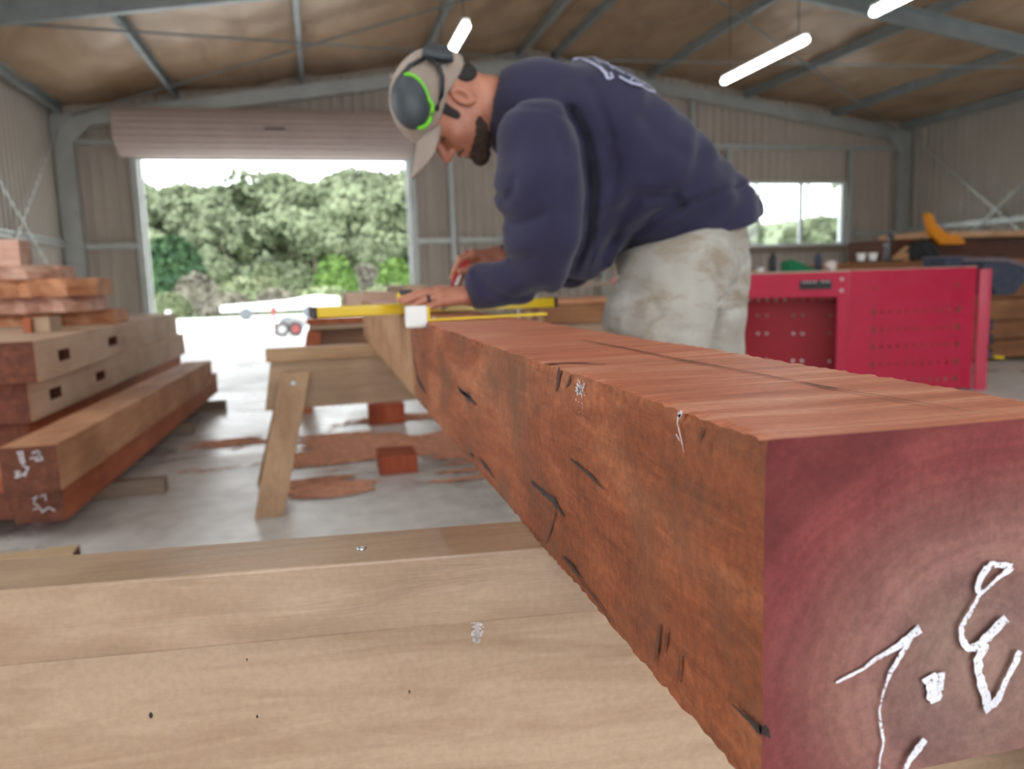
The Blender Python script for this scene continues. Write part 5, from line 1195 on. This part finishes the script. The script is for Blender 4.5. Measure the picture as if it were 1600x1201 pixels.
def tree(name, kind, leaf, h, rx, seed, label, cat, group=None, ls=0.3, nl=2200, dome=False, trunk=0.35):
    """built at the world origin; moved into place afterwards"""
    d = thing(name, (0, 0, 0), label, cat, group); V, F = crown_mesh(seed, 16, nl, rx, h*(1-trunk*0.75), ls, dome); V[:, 2] += h*trunk*0.75
    mk('crown', V, F, leaf, d); mb = MB(); mb.tube([(0, 0, -0.3), (0.05*rx, 0, h*trunk), (0.0, 0.05*rx, h*0.7)], [0.03*h, 0.022*h, 0.01*h], 7)
    for q in (0.9, 3.1, 5.0): mb.tube([(0.04*rx, 0, h*trunk), (math.cos(q)*rx*0.45, math.sin(q)*rx*0.45, h*0.62)], [0.015*h, 0.006*h], 5)
    mb.build('trunk', BARK, d); return d
def place(d, x, y, z, rz=0, s=1.0):
    d.location = Vector((x, y, z))*K; d.rotation_euler.z = rz; d.scale = (s, s, s)
def dup(d, label=None):
    r = d.copy(); C.objects.link(r)
    for ch in list(d.children):
        c = ch.copy(); C.objects.link(c); c.parent = r
    if label: r['label'] = label
    return r
rt_ = random.Random(11)
protos = [tree('gum_tree', 0, L_GUM, 9, 4.2, 20+i, 'grey-green gum tree in the dense forest covering the hillside', 'tree', 'gum trees on the hillside', 0.42, 3000, False, 0.14) for i in range(3)]
spots = []
for row, (y, st) in enumerate(((57, 5.0), (66, 5.5), (76, 6), (88, 6.5), (100, 7), (114, 7.5), (128, 8))):
    x = -0.36*y
    while x < 0.24*y:
        spots.append((x+rt_.uniform(-1.5, 1.5), y+rt_.uniform(-3, 3))); x += st
for row, y in enumerate((62, 70)):
    x = 0.50*y
    while x < 0.86*y: spots.append((x+rt_.uniform(-1, 1), y+rt_.uniform(-3, 3))); x += 5.5
for i, (x, y) in enumerate(spots):
    d = protos[i] if i < 3 else dup(protos[i % 3]); s_ = rt_.uniform(0.75, 1.08)*(1.0 if y < 110 else 0.86)*(1 if x > 0.45*y else 0.62 if y < 61 else 0.9 if y < 70 else 1)
    if x > 0.45*y: s_ *= 0.60
    place(d, x, y, hz(x, y)-0.5, rt_.uniform(0, 6.28), s_)
def at_g(u, v, y): p = aty(u, v, y); return p
# distinct trees and shrubs in front of the forest
def spec(u0, u1, vtop, y, leaf, seed, name, label, cat, dome=True, ls=0.16, nl=3000, tr=0.1):
    a, b = aty(u0, vtop, y), aty(u1, vtop, y); rx = (b[0]-a[0])/2; h = a[2]+0.1; d = tree(name, 0, leaf, h, rx, seed, label, cat, None, ls, nl, dome, tr); place(d, (a[0]+b[0])/2, y, 0); return d
spec(205, 328, 368, 44, L_DARK, 51, 'shade_tree', 'dark green rounded tree left in the doorway view', 'tree', ls=0.22, tr=0.15)
spec(482, 560, 398, 40, L_LIME, 52, 'shrub', 'bright lime green dome-shaped shrub in the doorway view', 'shrub')
spec(582, 650, 404, 40, L_LIME, 53, 'shrub', 'lime green shrub at the right jamb of the doorway', 'shrub')
sc = [(150, 240, 440, 36, L_SCRUB, 'pale scrub bush low at the left jamb of the doorway'), (262, 350, 428, 42, L_PINKG, 'greyish scrub bush below the dark rounded tree'), (330, 420, 436, 38, L_SCRUB, 'yellow-green scrub bush left of the doorway\'s middle'),
      (380, 450, 410, 46, L_SCRUB, 'tall pale bush in the middle of the doorway view'), (300, 400, 462, 33, L_PINKG, 'low brownish scrub bush at the yard edge, left of centre'), (390, 470, 456, 34, L_PINKG, 'low greyish scrub bush at the yard edge above the white trailer'),
      (430, 500, 425, 42, L_GUM, 'grey-green bush left of the lime dome shrub'), (540, 600, 412, 46, L_PINKG, 'pinkish grey bush between the two lime shrubs'), (450, 560, 452, 34, L_SCRUB, 'low yellow-green bush in front of the lime dome shrub'), (550, 660, 448, 35, L_SCRUB, 'low green bush at the right side of the doorway'), (215, 300, 462, 33, L_SCRUB, 'low green bush at the yard edge near the left jamb')]
for i, (u0, u1, vt, y, lf, lab) in enumerate(sc): spec(u0, u1, vt, y, lf, 70+i, 'scrub_bush', lab, 'bush', ls=0.14, nl=2000, tr=0.05)
# overhanging gum by the window
d = tree('gum_tree', 0, L_GUM, 11, 7.6, 91, 'gum tree with thin drooping boughs seen high in the window', 'tree', None, 0.24, 700, False, 0.42); place(d, 33.6, 42, 0)
# yard: white trailer, red and white cart, bollard
d = thing('flat_trailer', (-2.5, 27, -0.03), 'low white trailer parked at the far side of the yard', 'trailer')
WP = plain('white_vehicle_paint', (0.85, 0.86, 0.88), 0.35)
m = MB(); m.prism([(-3.2, 26.6, 0.25), (0.6, 26.6, 0.25), (0.6, 26.6, 0.62), (-0.2, 26.6, 0.70), (-1.2, 26.6, 0.55), (-3.2, 26.6, 0.45)], (0, 1.6, 0)); m.build('trailer_body', WP, d, bevel=0.03)
for x in (-2.4, -0.4): m = MB(); m.lathe((x, 26.55, 0.17), [(0.2, -0.06), (0.2, 0.06)], 20, 0, 1); m.build('wheel', plain('grey_tyre', (0.12, 0.13, 0.14), 0.7), d)
px = lambda u, v: aty(u, v, 16.9)
d = thing('garden_cart', tuple(px(458, 524)*A(1, 1, 0)), 'small red and white motor cart outside the doorway left of the trestle', 'cart')
RP = plain('faded_red_paint', ss((206, 110, 110)), 0.4)
m = MB(); m.prism([px(434, 512), px(480, 512), px(480, 500), px(466, 493), px(446, 494), px(436, 500)], (0, 0.7, 0)); m.build('bonnet', WP, d, bevel=0.02)
m = MB(); m.prism([px(438, 499), px(452, 499), px(456, 493.5), px(443, 495)], (0, -0.02, 0)); m.build('windscreen', plain('pale_blue_glass', (0.35, 0.5, 0.58), 0.2), d)
for u in (462, 441): c = px(u, 514); m = MB(); m.lathe((c[0], 16.85, 0.125), [(0.07, -0.04), (0.125, -0.04), (0.155, -0.02), (0.155, 0.02), (0.125, 0.04), (0.07, 0.04)], 22, 0, 1); o = m.build('wheel', plain('dark_tyre', (0.12, 0.12, 0.125), 0.7), d); mm = MB(); mm.lathe((c[0], 16.80, 0.125), [(0.09, -0.01), (0.06, 0.0)], 16, 0, 1); mm.build('wheel_hub', RP if u == 462 else WP, o)
m = MB(); a, b = px(431, 527), px(425, 480); a[2] = 0; m.tube([a, (a+b)/2+A(0.02, 0, 0), b], 0.03, 8); m.build('steering_pole', RP, d); m = MB(); m.box(tuple(px(424, 486)), tuple(px(431, 479)+A(0, 0.05, 0))); m.build('pole_head', RP, d)
for (u, y, lab) in ((262, 29, 'white post at the yard edge, left in the doorway view'),):
    p = aty(u, 486, y); m = MB(); m.lathe((p[0], y, -0.03), [(0.09, 0), (0.09, p[2]), (0.05, p[2]+0.05)], 12); o = m.build('bollard', WP); tagp(o, lab, 'post')
